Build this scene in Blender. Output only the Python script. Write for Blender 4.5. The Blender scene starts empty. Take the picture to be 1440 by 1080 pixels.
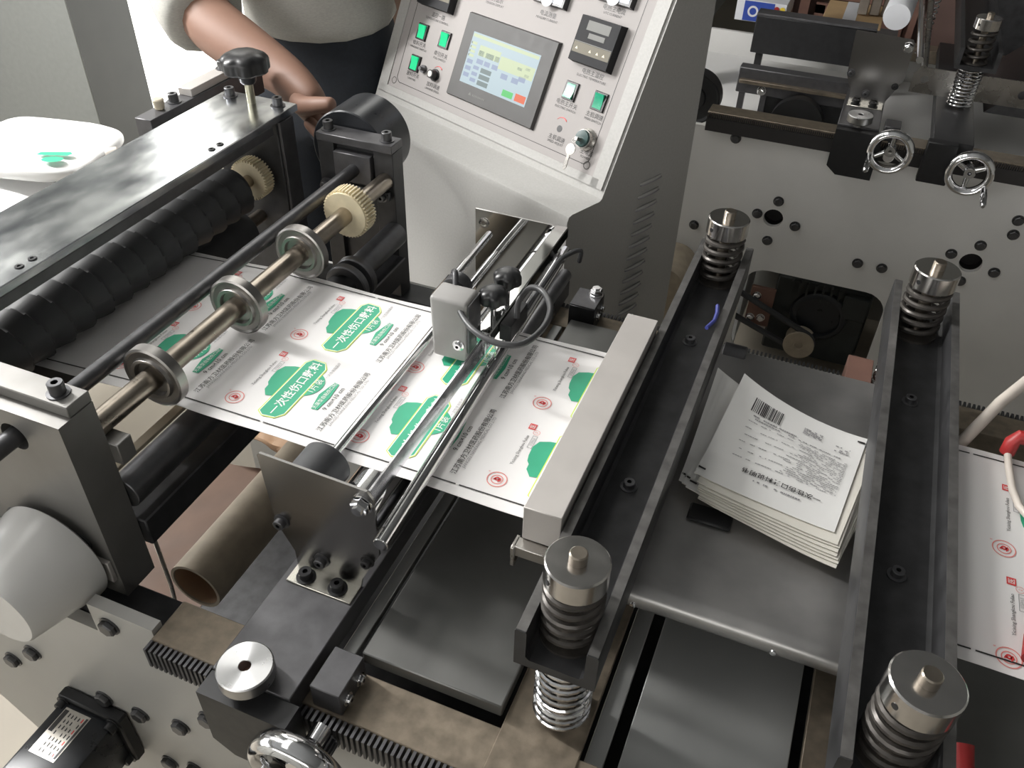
import bpy, bmesh, math, random
from mathutils import Vector, Matrix
random.seed(7)
PI = math.pi
S = bpy.context.scene
COL = S.collection

# ------------------------------------------------------------------ camera
cd = bpy.data.cameras.new('camera'); cam = bpy.data.objects.new('camera', cd); COL.objects.link(cam)
cd.sensor_width = 36.0; cd.lens = 1210.3 / 1440 * 36; cd.clip_start = 0.02; cd.clip_end = 60
R0 = Vector((0.9251, 0.3789, 0.0246)).normalized()
R2 = Vector((-0.2783, 0.7207, -0.635)).normalized()
R1 = R2.cross(R0).normalized(); R0 = R1.cross(R2)
cam.matrix_world = Matrix(((R0.x, -R1.x, -R2.x, 0), (R0.y, -R1.y, -R2.y, 0), (R0.z, -R1.z, -R2.z, 1.65), (0, 0, 0, 1)))
S.camera = cam

# ------------------------------------------------------------------ light and exposure
S.view_settings.view_transform = 'Standard'; S.view_settings.look = 'None'
S.view_settings.gamma = 1.0; S.view_settings.use_curve_mapping = False
S.view_settings.exposure = 0.0
W = bpy.data.worlds.new('hall_light'); S.world = W; W.use_nodes = True
W.node_tree.nodes['Background'].inputs[0].default_value = (0.92, 0.95, 1.0, 1)
W.node_tree.nodes['Background'].inputs[1].default_value = 0.30

def area(name, loc, target, sx, sy, power, col=(1, 1, 1)):
    l = bpy.data.lights.new(name, 'AREA'); l.shape = 'RECTANGLE'; l.size = sx; l.size_y = sy
    l.energy = power; l.color = col
    o = bpy.data.objects.new(name, l); COL.objects.link(o); o.location = loc
    o.rotation_euler = (Vector(target) - Vector(loc)).to_track_quat('-Z', 'Y').to_euler()
    return o
area('roof_skylight_lamp', (-2.0, 0.9, 4.1), (-0.9, 0.9, 0), 0.9, 3.4, 14, (1, 0.985, 0.97))
area('far_window_lamp', (-2.9, 2.72, 1.9), (-0.6, 0.4, 0.9), 2.6, 2.6, 30, (1, 0.99, 0.96))
area('added_key_light', (-2.40, 0.85, 2.225), (-0.5, 0.80, 0.95), 0.14, 1.3, 92, (1, 0.99, 0.97))  # added key light, standing in for daylight from the left

# ------------------------------------------------------------------ materials
MATS = {}
def M(name, col, rough=0.5, metal=0.0, var=0.08, scale=25.0, bump=0.0, stretch=None, spec=None, rvar=0.08, detail=4.0):
    if name in MATS: return MATS[name]
    m = bpy.data.materials.new(name); m.use_nodes = True; nt = m.node_tree; N = nt.nodes; L = nt.links
    b = N['Principled BSDF']
    tc = N.new('ShaderNodeTexCoord'); mp = N.new('ShaderNodeMapping'); nz = N.new('ShaderNodeTexNoise')
    L.new(tc.outputs['Object'], mp.inputs[0]); L.new(mp.outputs[0], nz.inputs['Vector'])
    if stretch: mp.inputs['Scale'].default_value = stretch
    nz.inputs['Scale'].default_value = scale; nz.inputs['Detail'].default_value = detail
    cr = N.new('ShaderNodeValToRGB')
    cr.color_ramp.elements[0].position = 0.3; cr.color_ramp.elements[1].position = 0.7
    cr.color_ramp.elements[0].color = tuple(max(0, c * (1 - var)) for c in col) + (1,)
    cr.color_ramp.elements[1].color = tuple(min(1, c * (1 + var)) for c in col) + (1,)
    L.new(nz.outputs['Fac'], cr.inputs[0]); L.new(cr.outputs[0], b.inputs['Base Color'])
    mr = N.new('ShaderNodeMapRange'); mr.inputs['To Min'].default_value = max(0.02, rough - rvar); mr.inputs['To Max'].default_value = min(1, rough + rvar)
    L.new(nz.outputs['Fac'], mr.inputs[0]); L.new(mr.outputs[0], b.inputs['Roughness'])
    b.inputs['Metallic'].default_value = metal
    if spec is not None: b.inputs['Specular IOR Level'].default_value = spec
    if bump > 0:
        bp = N.new('ShaderNodeBump'); bp.inputs['Strength'].default_value = bump; bp.inputs['Distance'].default_value = 0.002
        L.new(nz.outputs['Fac'], bp.inputs['Height']); L.new(bp.outputs[0], b.inputs['Normal'])
    MATS[name] = m; return m
def EM(name, col, s, base=(0.02, 0.02, 0.02)):
    if name in MATS: return MATS[name]
    m = bpy.data.materials.new(name); m.use_nodes = True; b = m.node_tree.nodes['Principled BSDF']
    b.inputs['Base Color'].default_value = base + (1,); b.inputs['Roughness'].default_value = 0.3
    b.inputs['Specular IOR Level'].default_value = 0.06; b.inputs['Emission Color'].default_value = col + (1,); b.inputs['Emission Strength'].default_value = s
    MATS[name] = m; return m
def GLASS(name, col, rough, ior=1.3):
    m = bpy.data.materials.new(name); m.use_nodes = True; b = m.node_tree.nodes['Principled BSDF']
    b.inputs['Base Color'].default_value = col + (1,); b.inputs['Roughness'].default_value = rough
    b.inputs['Transmission Weight'].default_value = 1.0; b.inputs['IOR'].default_value = ior
    MATS[name] = m; return m

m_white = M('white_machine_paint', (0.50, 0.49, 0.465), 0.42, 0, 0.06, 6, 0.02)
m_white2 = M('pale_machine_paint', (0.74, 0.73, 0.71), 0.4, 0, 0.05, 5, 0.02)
m_cab = M('cabinet_paint', (0.40, 0.392, 0.375), 0.55, 0, 0.05, 220, 0.12)
m_panel = M('panel_plate', (0.355, 0.332, 0.322), 0.7, 0, 0.02, 30)
m_rail = M('oiled_rail_steel', (0.235, 0.195, 0.148), 0.42, 0.55, 0.22, 60, 0.06, rvar=0.12)
m_dark = M('dark_channel_steel', (0.046, 0.046, 0.048), 0.42, 0.35, 0.25, 40, 0.05)
m_flange = M('worn_channel_edge', (0.16, 0.155, 0.15), 0.42, 0.6, 0.25, 60, 0.05)
m_blued = M('blued_steel', (0.115, 0.113, 0.118), 0.42, 0.55, 0.15, 50, 0.05)
m_blackp = M('black_oxide', (0.015, 0.015, 0.016), 0.45, 0.1, 0.2, 80)
m_rubber = M('black_rubber', (0.045, 0.046, 0.049), 0.50, 0, 0.12, 60, 0.05)
m_bar = M('ground_steel_bar', (0.53, 0.50, 0.475), 0.46, 0.35, 0.06, 18, 0.02)
m_steel = M('turned_steel', (0.50, 0.48, 0.45), 0.28, 1.0, 0.06, 30)
m_shaft = M('bronzed_steel', (0.42, 0.37, 0.31), 0.30, 1.0, 0.15, 40, 0.02)
m_disc = M('dull_turned_steel', (0.36, 0.345, 0.33), 0.34, 1.0, 0.08, 40)
m_gun = M('dull_rod_steel', (0.13, 0.13, 0.135), 0.38, 0.8, 0.15, 60)
m_chrome = M('chrome', (0.82, 0.82, 0.83), 0.10, 1.0, 0.03, 40, rvar=0.04)
m_cap = M('satin_nut_steel', (0.66, 0.64, 0.62), 0.19, 1.0, 0.05, 60, rvar=0.05)
m_alu = M('turned_aluminium', (0.50, 0.50, 0.50), 0.30, 1.0, 0.05, 80)
_t = m_alu.node_tree.nodes.new('ShaderNodeTangent'); _t.direction_type = 'RADIAL'; _t.axis = 'Z'
_b = m_alu.node_tree.nodes['Principled BSDF']; _b.inputs['Anisotropic'].default_value = 0.85
m_alu.node_tree.links.new(_t.outputs[0], _b.inputs['Tangent'])
m_mirror = M('polished_plate', (0.55, 0.55, 0.54), 0.06, 1.0, 0.05, 12, rvar=0.03)
m_nearplate = M('dim_polished_plate', (0.36, 0.35, 0.34), 0.24, 1.0, 0.04, 5, rvar=0.04)
m_spring = M('black_spring_wire', (0.075, 0.068, 0.062), 0.36, 0.55, 0.2, 120)
m_nylon = M('cream_nylon', (0.72, 0.63, 0.44), 0.45, 0, 0.10, 50)
m_deck = M('oiled_deck_plate', (0.23, 0.23, 0.222), 0.34, 0.65, 0.15, 8, 0.02, rvar=0.1)
m_deckl = M('bright_deck_sheet', (0.42, 0.425, 0.415), 0.36, 0.55, 0.10, 7, 0.02)
m_tray = M('stainless_tray', (0.42, 0.41, 0.40), 0.33, 0.75, 0.16, 14, 0.02, rvar=0.1)
m_paper = M('web_paper', (0.84, 0.82, 0.81), 0.45, 0, 0.012, 9, 0.05)
m_pouch = M('pouch_paper', (0.80, 0.79, 0.77), 0.40, 0, 0.02, 14, 0.04)
m_pouchc = M('pouch_film', (0.74, 0.71, 0.64), 0.35, 0, 0.04, 14, 0.04)
m_kraft = M('kraft_paper', (0.46, 0.31, 0.20), 0.7, 0, 0.15, 20, 0.1)
m_core = M('paper_core', (0.40, 0.34, 0.26), 0.5, 0.1, 0.12, 40)
m_green = M('print_green', (0.045, 0.39, 0.225), 0.45, 0, 0.06, 30)
m_yel = M('print_lime', (0.62, 0.80, 0.10), 0.45, 0, 0.04, 30)
m_red = M('print_red', (0.70, 0.06, 0.06), 0.45, 0, 0.05, 30)
m_pink = M('print_pale_red', (0.78, 0.25, 0.22), 0.45, 0, 0.05, 30)
m_ink = M('print_black', (0.03, 0.028, 0.028), 0.45, 0, 0.05, 30)
m_grey = M('print_grey', (0.28, 0.27, 0.28), 0.45, 0, 0.05, 30)
m_pw = M('print_white', (0.86, 0.86, 0.85), 0.45, 0, 0.02, 30)
m_skin = M('skin', (0.215, 0.118, 0.082), 0.6, 0, 0.08, 12, 0.03)
m_shirt = M('checked_shirt_cloth', (0.38, 0.37, 0.34), 0.85, 0, 0.10, 160, 0.1, stretch=(1, 1, 3))
m_navy = M('navy_trouser_cloth', (0.018, 0.022, 0.030), 0.85, 0, 0.2, 120, 0.1)
m_hair = M('black_hair', (0.012, 0.010, 0.009), 0.5, 0, 0.2, 90, 0.2)
m_floor = M('concrete_floor', (0.40, 0.36, 0.30), 0.7, 0, 0.10, 3, 0.03)
m_wall = M('hall_wall_paint', (0.40, 0.40, 0.38), 0.8, 0, 0.05, 4)
m_pillar = M('pillar_paint', (0.20, 0.207, 0.195), 0.7, 0, 0.05, 60, 0.03)
m_ceil = M('ceiling_sheet', (0.30, 0.31, 0.32), 0.7, 0, 0.05, 4)
m_motorw = M('white_enamel', (0.72, 0.71, 0.69), 0.24, 0, 0.02, 10)
m_blk = M('black_motor_paint', (0.022, 0.024, 0.028), 0.30, 0.1, 0.15, 30)
m_mgreen = M('motor_green_black', (0.03, 0.034, 0.033), 0.45, 0.1, 0.2, 30)
m_bezel = M('grey_bezel_plastic', (0.060, 0.058, 0.056), 0.55, 0, 0.05, 60)
m_plastic = M('black_plastic', (0.016, 0.016, 0.017), 0.34, 0, 0.1, 60)
m_sensor = M('grey_sensor_plastic', (0.30, 0.29, 0.28), 0.42, 0, 0.03, 60)
m_redpl = M('red_plastic', (0.34, 0.022, 0.022), 0.45, 0, 0.08, 60)
m_hose = M('milky_hose', (0.62, 0.56, 0.50), 0.4, 0, 0.06, 50)
m_blue = M('blue_wire', (0.05, 0.06, 0.25), 0.4, 0, 0.05, 60)
m_tile = M('brown_frame_wood', (0.24, 0.13, 0.10), 0.6, 0, 0.12, 20)
m_boxw = M('carton_white', (0.70, 0.71, 0.74), 0.5, 0, 0.03, 20)
m_boxb = M('carton_blue', (0.03, 0.07, 0.36), 0.5, 0, 0.05, 20)
m_cart = M('cardboard', (0.50, 0.34, 0.18), 0.7, 0, 0.08, 20)
m_beige = M('beige_wood', (0.50, 0.44, 0.34), 0.6, 0, 0.08, 20)
m_acr = GLASS('clear_acrylic', (0.90, 0.91, 0.92), 0.03, 1.25)
m_glow = EM('switch_glow', (0.02, 0.70, 0.28), 0.75, (0.02, 0.25, 0.12))
m_glowd = M('switch_unlit_green', (0.02, 0.30, 0.17), 0.25, 0, 0.1, 60)
m_scr = EM('screen_blue_white', (0.60, 0.74, 0.80), 0.85)
m_scry = EM('screen_yellow_green', (0.74, 0.84, 0.55), 0.85)
m_scrg = EM('screen_grey_box', (0.26, 0.33, 0.33), 0.8)
m_scrb = EM('screen_violet_box', (0.42, 0.50, 0.68), 0.8)
m_scrbt = EM('screen_green_button', (0.16, 0.72, 0.22), 0.85)
m_scrr = EM('screen_red_button', (0.90, 0.20, 0.10), 0.9)
m_lcd = M('grey_lcd', (0.16, 0.16, 0.15), 0.6, 0, 0.05, 60)
m_meter = M('meter_face', (0.55, 0.62, 0.75), 0.2, 0, 0.05, 30)
m_window = EM('daylit_window', (1.0, 0.99, 0.94), 2.6, (0.8, 0.8, 0.8))
m_front = EM('front_fill_glow', (1.0, 0.985, 0.96), 2.9, (0.8, 0.8, 0.8))  # glow of the added front fill pane
m_left = EM('left_fill_glow', (0.97, 0.98, 1.0), 2.5, (0.8, 0.8, 0.8))  # glow of the added left fill pane
m_sky = EM('skylight_sheet', (1.0, 0.99, 0.96), 1.6, (0.8, 0.8, 0.8))

# ------------------------------------------------------------------ mesh builder
class MB:
    def __init__(s): s.v = []; s.f = []; s.m = []
    def add(s, V, F, m=0):
        o = len(s.v); s.v += [tuple(p) for p in V]
        for f in F: s.f.append(tuple(i + o for i in f)); s.m.append(m)
        return s
    def box(s, x0, x1, y0, y1, z0, z1, m=0, bev=0.0, seg=1):
        if bev <= 0:
            V = [(x, y, z) for z in (z0, z1) for y in (y0, y1) for x in (x0, x1)]
            return s.add(V, [(0, 2, 3, 1), (4, 5, 7, 6), (0, 1, 5, 4), (2, 6, 7, 3), (0, 4, 6, 2), (1, 3, 7, 5)], m)
        b = bmesh.new(); bmesh.ops.create_cube(b, size=1)
        for v in b.verts: v.co = Vector(((x0 + x1) / 2 + v.co.x * (x1 - x0), (y0 + y1) / 2 + v.co.y * (y1 - y0), (z0 + z1) / 2 + v.co.z * (z1 - z0)))
        bmesh.ops.bevel(b, geom=list(b.edges), offset=bev, segments=seg, affect='EDGES', profile=0.5)
        return s.bm(b, m)
    def bm(s, b, m=0):
        b.verts.index_update(); s.add([v.co.copy() for v in b.verts], [[v.index for v in f.verts] for f in b.faces], m); b.free(); return s
    def frame(s, p0, p1):
        a = Vector(p1) - Vector(p0); L = a.length; a.normalize()
        t = Vector((0, 0, 1)) if abs(a.z) < 0.9 else Vector((1, 0, 0))
        u = a.cross(t).normalized(); w = a.cross(u).normalized()
        return a, u, w, L
    def lathe(s, p0, p1, prof, n=24, m=0):
        # prof: (radius, fraction along p0->p1 in metres)
        a, u, w, L = s.frame(p0, p1); p0 = Vector(p0); V = []; F = []; rows = []
        for r, h in prof:
            c = p0 + a * h
            if r <= 1e-7: rows.append([len(V)]); V.append(c)
            else:
                rows.append(list(range(len(V), len(V) + n)))
                for k in range(n):
                    t = 2 * PI * k / n; V.append(c + (u * math.cos(t) + w * math.sin(t)) * r)
        for A, B in zip(rows, rows[1:]):
            for k in range(n):
                k2 = (k + 1) % n
                if len(A) == 1 and len(B) == 1: continue
                if len(A) == 1: F.append((A[0], B[k2], B[k]))
                elif len(B) == 1: F.append((A[k], A[k2], B[0]))
                else: F.append((A[k], A[k2], B[k2], B[k]))
        return s.add(V, F, m)
    def cyl(s, p0, p1, r0, r1=None, n=24, m=0, bev=0.0):
        r1 = r0 if r1 is None else r1; L = (Vector(p1) - Vector(p0)).length
        if bev > 0: pr = [(0, 0), (r0 - bev, 0), (r0, bev), (r1, L - bev), (r1 - bev, L), (0, L)]
        else: pr = [(0, 0), (r0, 0), (r1, L), (0, L)]
        return s.lathe(p0, p1, pr, n, m)
    def prism(s, poly, plane, a, b, m=0):
        def P(q, c):
            if plane == 'xz': return (q[0], c, q[1])
            if plane == 'xy': return (q[0], q[1], c)
            return (c, q[0], q[1])
        n = len(poly); V = [P(q, a) for q in poly] + [P(q, b) for q in poly]
        F = [tuple(range(n)), tuple(range(2 * n - 1, n - 1, -1))] + [(i, (i + 1) % n, n + (i + 1) % n, n + i) for i in range(n)]
        return s.add(V, F, m)
    def plate(s, outer, holes, plane, a, b, m=0):
        bm_ = bmesh.new(); loops = []
        def P(q, c):
            return Vector((q[0], c, q[1])) if plane == 'xz' else (Vector((q[0], q[1], c)) if plane == 'xy' else Vector((c, q[0], q[1])))
        E = []
        for lp in [outer] + holes:
            vs = [bm_.verts.new(P(q, a)) for q in lp]
            for i in range(len(vs)): E.append(bm_.edges.new((vs[i], vs[(i + 1) % len(vs)])))
        r = bmesh.ops.triangle_fill(bm_, edges=E, use_beauty=True, use_dissolve=False)
        fs = [g for g in r['geom'] if isinstance(g, bmesh.types.BMFace)]
        ex = bmesh.ops.extrude_face_region(bm_, geom=fs)
        d = P((0, 0), b) - P((0, 0), a)
        bmesh.ops.translate(bm_, verts=[g for g in ex['geom'] if isinstance(g, bmesh.types.BMVert)], vec=d)
        bmesh.ops.recalc_face_normals(bm_, faces=list(bm_.faces))
        return s.bm(bm_, m)
    def tube(s, path, r, n=10, m=0, closed=False):
        P = [Vector(p) for p in path]; V = []; F = []; k = len(P)
        up = Vector((0, 0, 1)); prev = None
        for i, p in enumerate(P):
            if closed: t = (P[(i + 1) % k] - P[i - 1])
            else: t = P[min(i + 1, k - 1)] - P[max(i - 1, 0)]
            t.normalize()
            if prev is None:
                u = t.cross(up)
                if u.length < 1e-4: u = t.cross(Vector((1, 0, 0)))
            else: u = prev - t * prev.dot(t)
            u.normalize(); prev = u; w = t.cross(u)
            rr = r[i] if isinstance(r, (list, tuple)) else r
            for j in range(n):
                a = 2 * PI * j / n; V.append(p + (u * math.cos(a) + w * math.sin(a)) * rr)
        for i in range(k if closed else k - 1):
            i2 = (i + 1) % k
            for j in range(n):
                j2 = (j + 1) % n; F.append((i * n + j, i * n + j2, i2 * n + j2, i2 * n + j))
        if not closed: F += [tuple(range(n - 1, -1, -1)), tuple(range((k - 1) * n, k * n))]
        return s.add(V, F, m)
    def helix(s, c, z0, z1, R, r, turns, n=8, per=22, m=0):
        k = int(turns * per) + 1
        s.tube([(c[0] + R * math.cos(2 * PI * i / per), c[1] + R * math.sin(2 * PI * i / per), z0 + (z1 - z0) * i / (k - 1)) for i in range(k)], r, n, m)
        return s
    def gear(s, p0, p1, r, teeth, depth, rh=0.0, m=0):
        a, u, w, L = s.frame(p0, p1); p0 = Vector(p0); pts = []
        for i in range(teeth):
            for fr, rr in ((0.0, r - depth), (0.28, r - depth), (0.42, r), (0.78, r)):
                t = 2 * PI * (i + fr) / teeth; pts.append((rr, t))
        n = len(pts); V = []; F = []
        for h in (0, L):
            for rr, t in pts: V.append(p0 + a * h + (u * math.cos(t) + w * math.sin(t)) * rr)
        V += [p0, p0 + a * L]
        for i in range(n):
            j = (i + 1) % n; F += [(i, j, n + j, n + i), (2 * n, j, i), (2 * n + 1, n + i, n + j)]
        return s.add(V, F, m)
    def sheet(s, fn, nu, nv, th, m=0, m2=None):
        V = []; F = []
        for k in (0, 1):
            for j in range(nv + 1):
                for i in range(nu + 1):
                    p = Vector(fn(i / nu, j / nv)); V.append(p - Vector((0, 0, th * k)))
        q = (nu + 1) * (nv + 1); G = []
        for j in range(nv):
            for i in range(nu):
                a = j * (nu + 1) + i; F.append((a, a + 1, a + nu + 2, a + nu + 1)); G.append((q + a, q + a + nu + 1, q + a + nu + 2, q + a + 1))
        rim = [i for i in range(nu + 1)] + [j * (nu + 1) + nu for j in range(1, nv + 1)] + [nv * (nu + 1) + i for i in range(nu - 1, -1, -1)] + [j * (nu + 1) for j in range(nv - 1, 0, -1)]
        R_ = [(rim[i], q + rim[i], q + rim[(i + 1) % len(rim)], rim[(i + 1) % len(rim)]) for i in range(len(rim))]
        o = len(s.v); s.add(V, F, m)
        for f in G + R_: s.f.append(tuple(i + o for i in f)); s.m.append(m if m2 is None else m2)
        return s
    def quad(s, c, u, w, a, b, m=0):
        c = Vector(c); u = Vector(u) * a / 2; w = Vector(w) * b / 2
        return s.add([c - u - w, c + u - w, c + u + w, c - u + w], [(0, 1, 2, 3)], m)
    def poly(s, pts, m=0): return s.add(pts, [tuple(range(len(pts)))], m)
    def text(s, body, size, c, u, w, m=0, align='CENTER', bold=0.0):
        V, F = text_geo(body, bold)
        xs = [p[0] for p in V]; ys = [p[1] for p in V]
        x0, x1 = min(xs), max(xs); y0, y1 = min(ys), max(ys)
        cx = (x0 + x1) / 2 if align == 'CENTER' else x0; cy = (y0 + y1) / 2
        c = Vector(c); u = Vector(u); w = Vector(w)
        return s.add([c + u * (x - cx) * size + w * (y - cy) * size for x, y in V], F, m)
    def mesh(s, name, mats, off=Vector((0, 0, 0)), ang=38):
        me = bpy.data.meshes.new(name)
        me.from_pydata([(p[0] - off.x, p[1] - off.y, p[2] - off.z) for p in s.v], [], s.f)
        for mt in (mats if isinstance(mats, (list, tuple)) else [mats]): me.materials.append(mt)
        me.polygons.foreach_set('material_index', s.m)
        b = bmesh.new(); b.from_mesh(me); bmesh.ops.recalc_face_normals(b, faces=list(b.faces)); b.to_mesh(me); b.free()
        me.polygons.foreach_set('use_smooth', [True] * len(me.polygons))
        me.set_sharp_from_angle(angle=math.radians(ang)); me.update()
        return me
    def flat(s, name, mats, off=Vector((0, 0, 0))):
        me = bpy.data.meshes.new(name)
        me.from_pydata([(p[0] - off.x, p[1] - off.y, p[2] - off.z) for p in s.v], [], s.f)
        for mt in (mats if isinstance(mats, (list, tuple)) else [mats]): me.materials.append(mt)
        me.polygons.foreach_set('material_index', s.m); me.update(); return me
_T = {}
def text_geo(body, bold):
    k = (body, bold)
    if k in _T: return _T[k]
    c = bpy.data.curves.new('lettering', 'FONT'); c.body = body; c.resolution_u = 2; c.size = 1.0; c.offset = bold
    o = bpy.data.objects.new('lettering', c); COL.objects.link(o)
    bpy.context.view_layer.update()
    me = o.to_mesh(); V = [(v.co.x, v.co.y) for v in me.vertices]; F = [tuple(p.vertices) for p in me.polygons]
    o.to_mesh_clear(); bpy.data.objects.remove(o); bpy.data.curves.remove(c)
    _T[k] = (V, F); return _T[k]

def tag(o, label, cat, group=None, kind=None):
    if label: o['label'] = label
    if cat: o['category'] = cat
    if group: o['group'] = group
    if kind: o['kind'] = kind
    return o
def thing(name, loc, label, cat, group=None, rz=0.0):
    o = bpy.data.objects.new(name, None); COL.objects.link(o); o.location = loc; o.rotation_euler = (0, 0, rz)
    o.empty_display_size = 0.02
    return tag(o, label, cat, group)
def org(p):
    v = Vector((0, 0, 0))
    while p: v += Vector(p.location); p = p.parent
    return v
def part(root, name, mb, mats, local=False, flat=False, label=None, kind=None):
    off = Vector((0, 0, 0)) if local else org(root)
    me = mb.flat(name, mats, off) if flat else mb.mesh(name, mats, off)
    o = bpy.data.objects.new(name, me); COL.objects.link(o); o.parent = root
    if label: o['label'] = label
    if kind: o['kind'] = kind
    return o
def inst(root, name, me, loc, rot=(0, 0, 0), local=False):
    o = bpy.data.objects.new(name, me); COL.objects.link(o); o.parent = root
    o.location = Vector(loc) if local or root is None else Vector(loc) - org(root); o.rotation_euler = rot
    return o
def solo(name, mb, mats, loc, label, cat, group=None, flat=False):
    loc = Vector(loc); me = mb.flat(name, mats, loc) if flat else mb.mesh(name, mats, loc)
    o = bpy.data.objects.new(name, me); COL.objects.link(o); o.location = loc
    return tag(o, label, cat, group)
def struct(name, mb, mats, parent=None):
    o = bpy.data.objects.new(name, mb.mesh(name, mats)); COL.objects.link(o)
    o['kind'] = 'structure'; o.parent = parent; return o
def circle(cx, cy, r, n=24): return [(cx + r * math.cos(2 * PI * i / n), cy + r * math.sin(2 * PI * i / n)) for i in range(n)]

# shared fasteners; axis +Z, seat at z=0
def socket_mesh(r=0.008, h=0.011, hole=0.45, name='socket_screw'):
    b = MB(); b.lathe((0, 0, 0), (0, 0, 1), [(0, 0), (r * 1.45, 0), (r * 1.45, 0.0016), (r, 0.0018), (r, h - 0.0008), (r - 0.0008, h)], 20, 0)
    b.lathe((0, 0, 0), (0, 0, 1), [(r - 0.0008, h), (r * hole, h)], 6, 0)
    b.lathe((0, 0, 0), (0, 0, 1), [(r * hole, h), (r * hole, h * 0.45), (0, h * 0.45)], 6, 1)
    # bridge between round rim and hex socket
    b.lathe((0, 0, 0), (0, 0, 1), [(r - 0.0008, h), (r * hole * 0.86, h - 0.0002)], 20, 0)
    return b
SOCK = socket_mesh().mesh('socket_screw', [m_blackp, m_plastic])
SOCKL = socket_mesh(0.0085, 0.015, 0.5).mesh('socket_screw', [m_gun, m_plastic])
SOCKS = socket_mesh(0.0058, 0.008).mesh('socket_screw', [m_blackp, m_plastic])
SOCKG = socket_mesh(0.0068, 0.009).mesh('socket_screw', [m_gun, m_plastic])
b = MB(); b.lathe((0, 0, 0), (0, 0, 1), [(0, 0), (0.014, 0), (0.014, 0.002), (0.0115, 0.0022)], 22); b.lathe((0, 0, 0), (0, 0, 1), [(0.0115, 0.002), (0.0115, 0.0075), (0.0095, 0.009), (0, 0.009)], 6)
HEX = b.mesh('hex_bolt', m_gun)
HEXC = MB().add(*[(lambda q: (q.v, q.f))(MB().lathe((0, 0, 0), (0, 0, 1), [(0, 0), (0.0125, 0), (0.0125, 0.002), (0.0105, 0.0022)], 22).lathe((0, 0, 0), (0, 0, 1), [(0.0105, 0.002), (0.0105, 0.010), (0.009, 0.0115), (0.006, 0.0115), (0.006, 0.014), (0, 0.014)], 6))][0]).mesh('chrome_hex_nut', m_chrome)
FRONT = (PI / 2, 0, 0)      # +Z -> -Y
RIGHT = (0, PI / 2, 0)      # +Z -> +X
BACK = (-PI / 2, 0, 0)

# ------------------------------------------------------------------ the hall
struct('floor', MB().box(-6, 5, -3.5, 6.5, -0.1, 0.0), m_floor)
struct('wall_front', MB().plate([(-6, 0), (5, 0), (5, 4.2), (-6, 4.2)], [[(-4.5, 1.0), (1.5, 1.0), (1.5, 3.2), (-4.5, 3.2)]], 'xz', -3.6, -3.5), m_wall)
w3 = struct('fill_panel_front', MB().box(-4.5, 1.5, -3.57, -3.55, 1.0, 3.2), m_front)  # unseen glowing pane added behind the camera as fill light
for x in (-3.0, -1.5, 0.0): part(w3, 'glazing_bar', MB().box(x - 0.03, x + 0.03, -3.55, -3.50, 1.0, 3.2, bev=0.004), m_wall)
struct('wall_right', MB().box(5, 5.1, -3.5, 6.5, 0, 4.2), m_wall)
struct('wall_left', MB().plate([(-3.5, 0), (6.5, 0), (6.5, 4.2), (-3.5, 4.2)], [[(-3.2, 0.9), (1.2, 0.9), (1.2, 3.3), (-3.2, 3.3)]], 'yz', -6.1, -6.0), m_wall)
w4 = struct('fill_panel_left', MB().box(-6.07, -6.05, -3.2, 1.2, 0.9, 3.3), m_left)  # unseen glowing pane added at the left as fill light
for y in (-2.1, -1.0, 0.1): part(w4, 'glazing_bar', MB().box(-6.05, -6.0, y - 0.03, y + 0.03, 0.9, 3.3, bev=0.004), m_wall)
b = MB(); b.box(-1.05, 5, 6.4, 6.5, 0, 4.2); struct('wall_back', b, m_wall)
b = MB(); b.box(-6, -5.0, 2.75, 2.85, 0, 4.2); b.box(-5.0, -1.05, 2.75, 2.85, 3.4, 4.2); b.box(-1.05, -0.95, 2.75, 6.4, 0, 4.2)
struct('wall_window_side', b, m_wall)
ce = struct('ceiling', MB().plate([(-6, -3.5), (5, -3.5), (5, 6.5), (-6, 6.5)], [[(-2.5, -0.9), (-1.5, -0.9), (-1.5, 2.7), (-2.5, 2.7)]], 'xy', 4.2, 4.3), m_ceil)
sk = struct('window_2', MB().box(-2.5, -1.5, -0.9, 2.7, 4.2, 4.22), m_sky)
wn = struct('window_1', MB().box(-5.0, -1.06, 2.79, 2.81, 0.0, 3.4), m_window)
for k, x in enumerate((-4.0, -3.0)):
    part(wn, 'glazing_bar', MB().box(x - 0.03, x + 0.03, 2.75, 2.79, 0, 3.4, bev=0.004), m_wall)
# unseen row of boxes added behind the camera to shade the near side
lk = None
for k in range(5):
    x0 = -2.9 + 0.9 * k
    t = thing('blocker', (x0 + 0.44, -0.95, 0), ('first', 'second', 'third', 'fourth', 'fifth')[k] + ' grey locker from the left in the unseen row added to shade the near side', 'blocker')
    part(t, 'body', MB().box(x0, x0 + 0.88, -1.15, -0.78, 0, 1.28, bev=0.006), m_wall)
    for j in (0, 1):
        d_ = part(t, 'door', MB().box(x0 + 0.02 + 0.43 * j, x0 + 0.43 + 0.43 * j, -0.78, -0.765, 0.06, 1.22, bev=0.004), m_wall)
        part(d_, 'handle', MB().box(x0 + 0.36 + 0.13 * j, x0 + 0.38 + 0.13 * j, -0.765, -0.745, 0.65, 0.78, bev=0.003), m_steel)
# unseen batten fixture, added to go with the key light
t = thing('added_batten', (-2.40, 0.85, 2.23), 'white batten left of the machine, unseen and added for the key light', 'lamp')
part(t, 'housing', MB().box(-2.48, -2.32, 0.15, 1.55, 2.265, 2.32, bev=0.006), m_white)
part(t, 'tube', MB().cyl((-2.40, 0.19, 2.256), (-2.40, 1.51, 2.256), 0.006, n=12), m_boxw)
for y in (0.3, 1.2): part(t, 'hanger', MB().cyl((-2.40, y, 2.32), (-2.40, y, 4.2), 0.004, n=8), m_steel)
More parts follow.
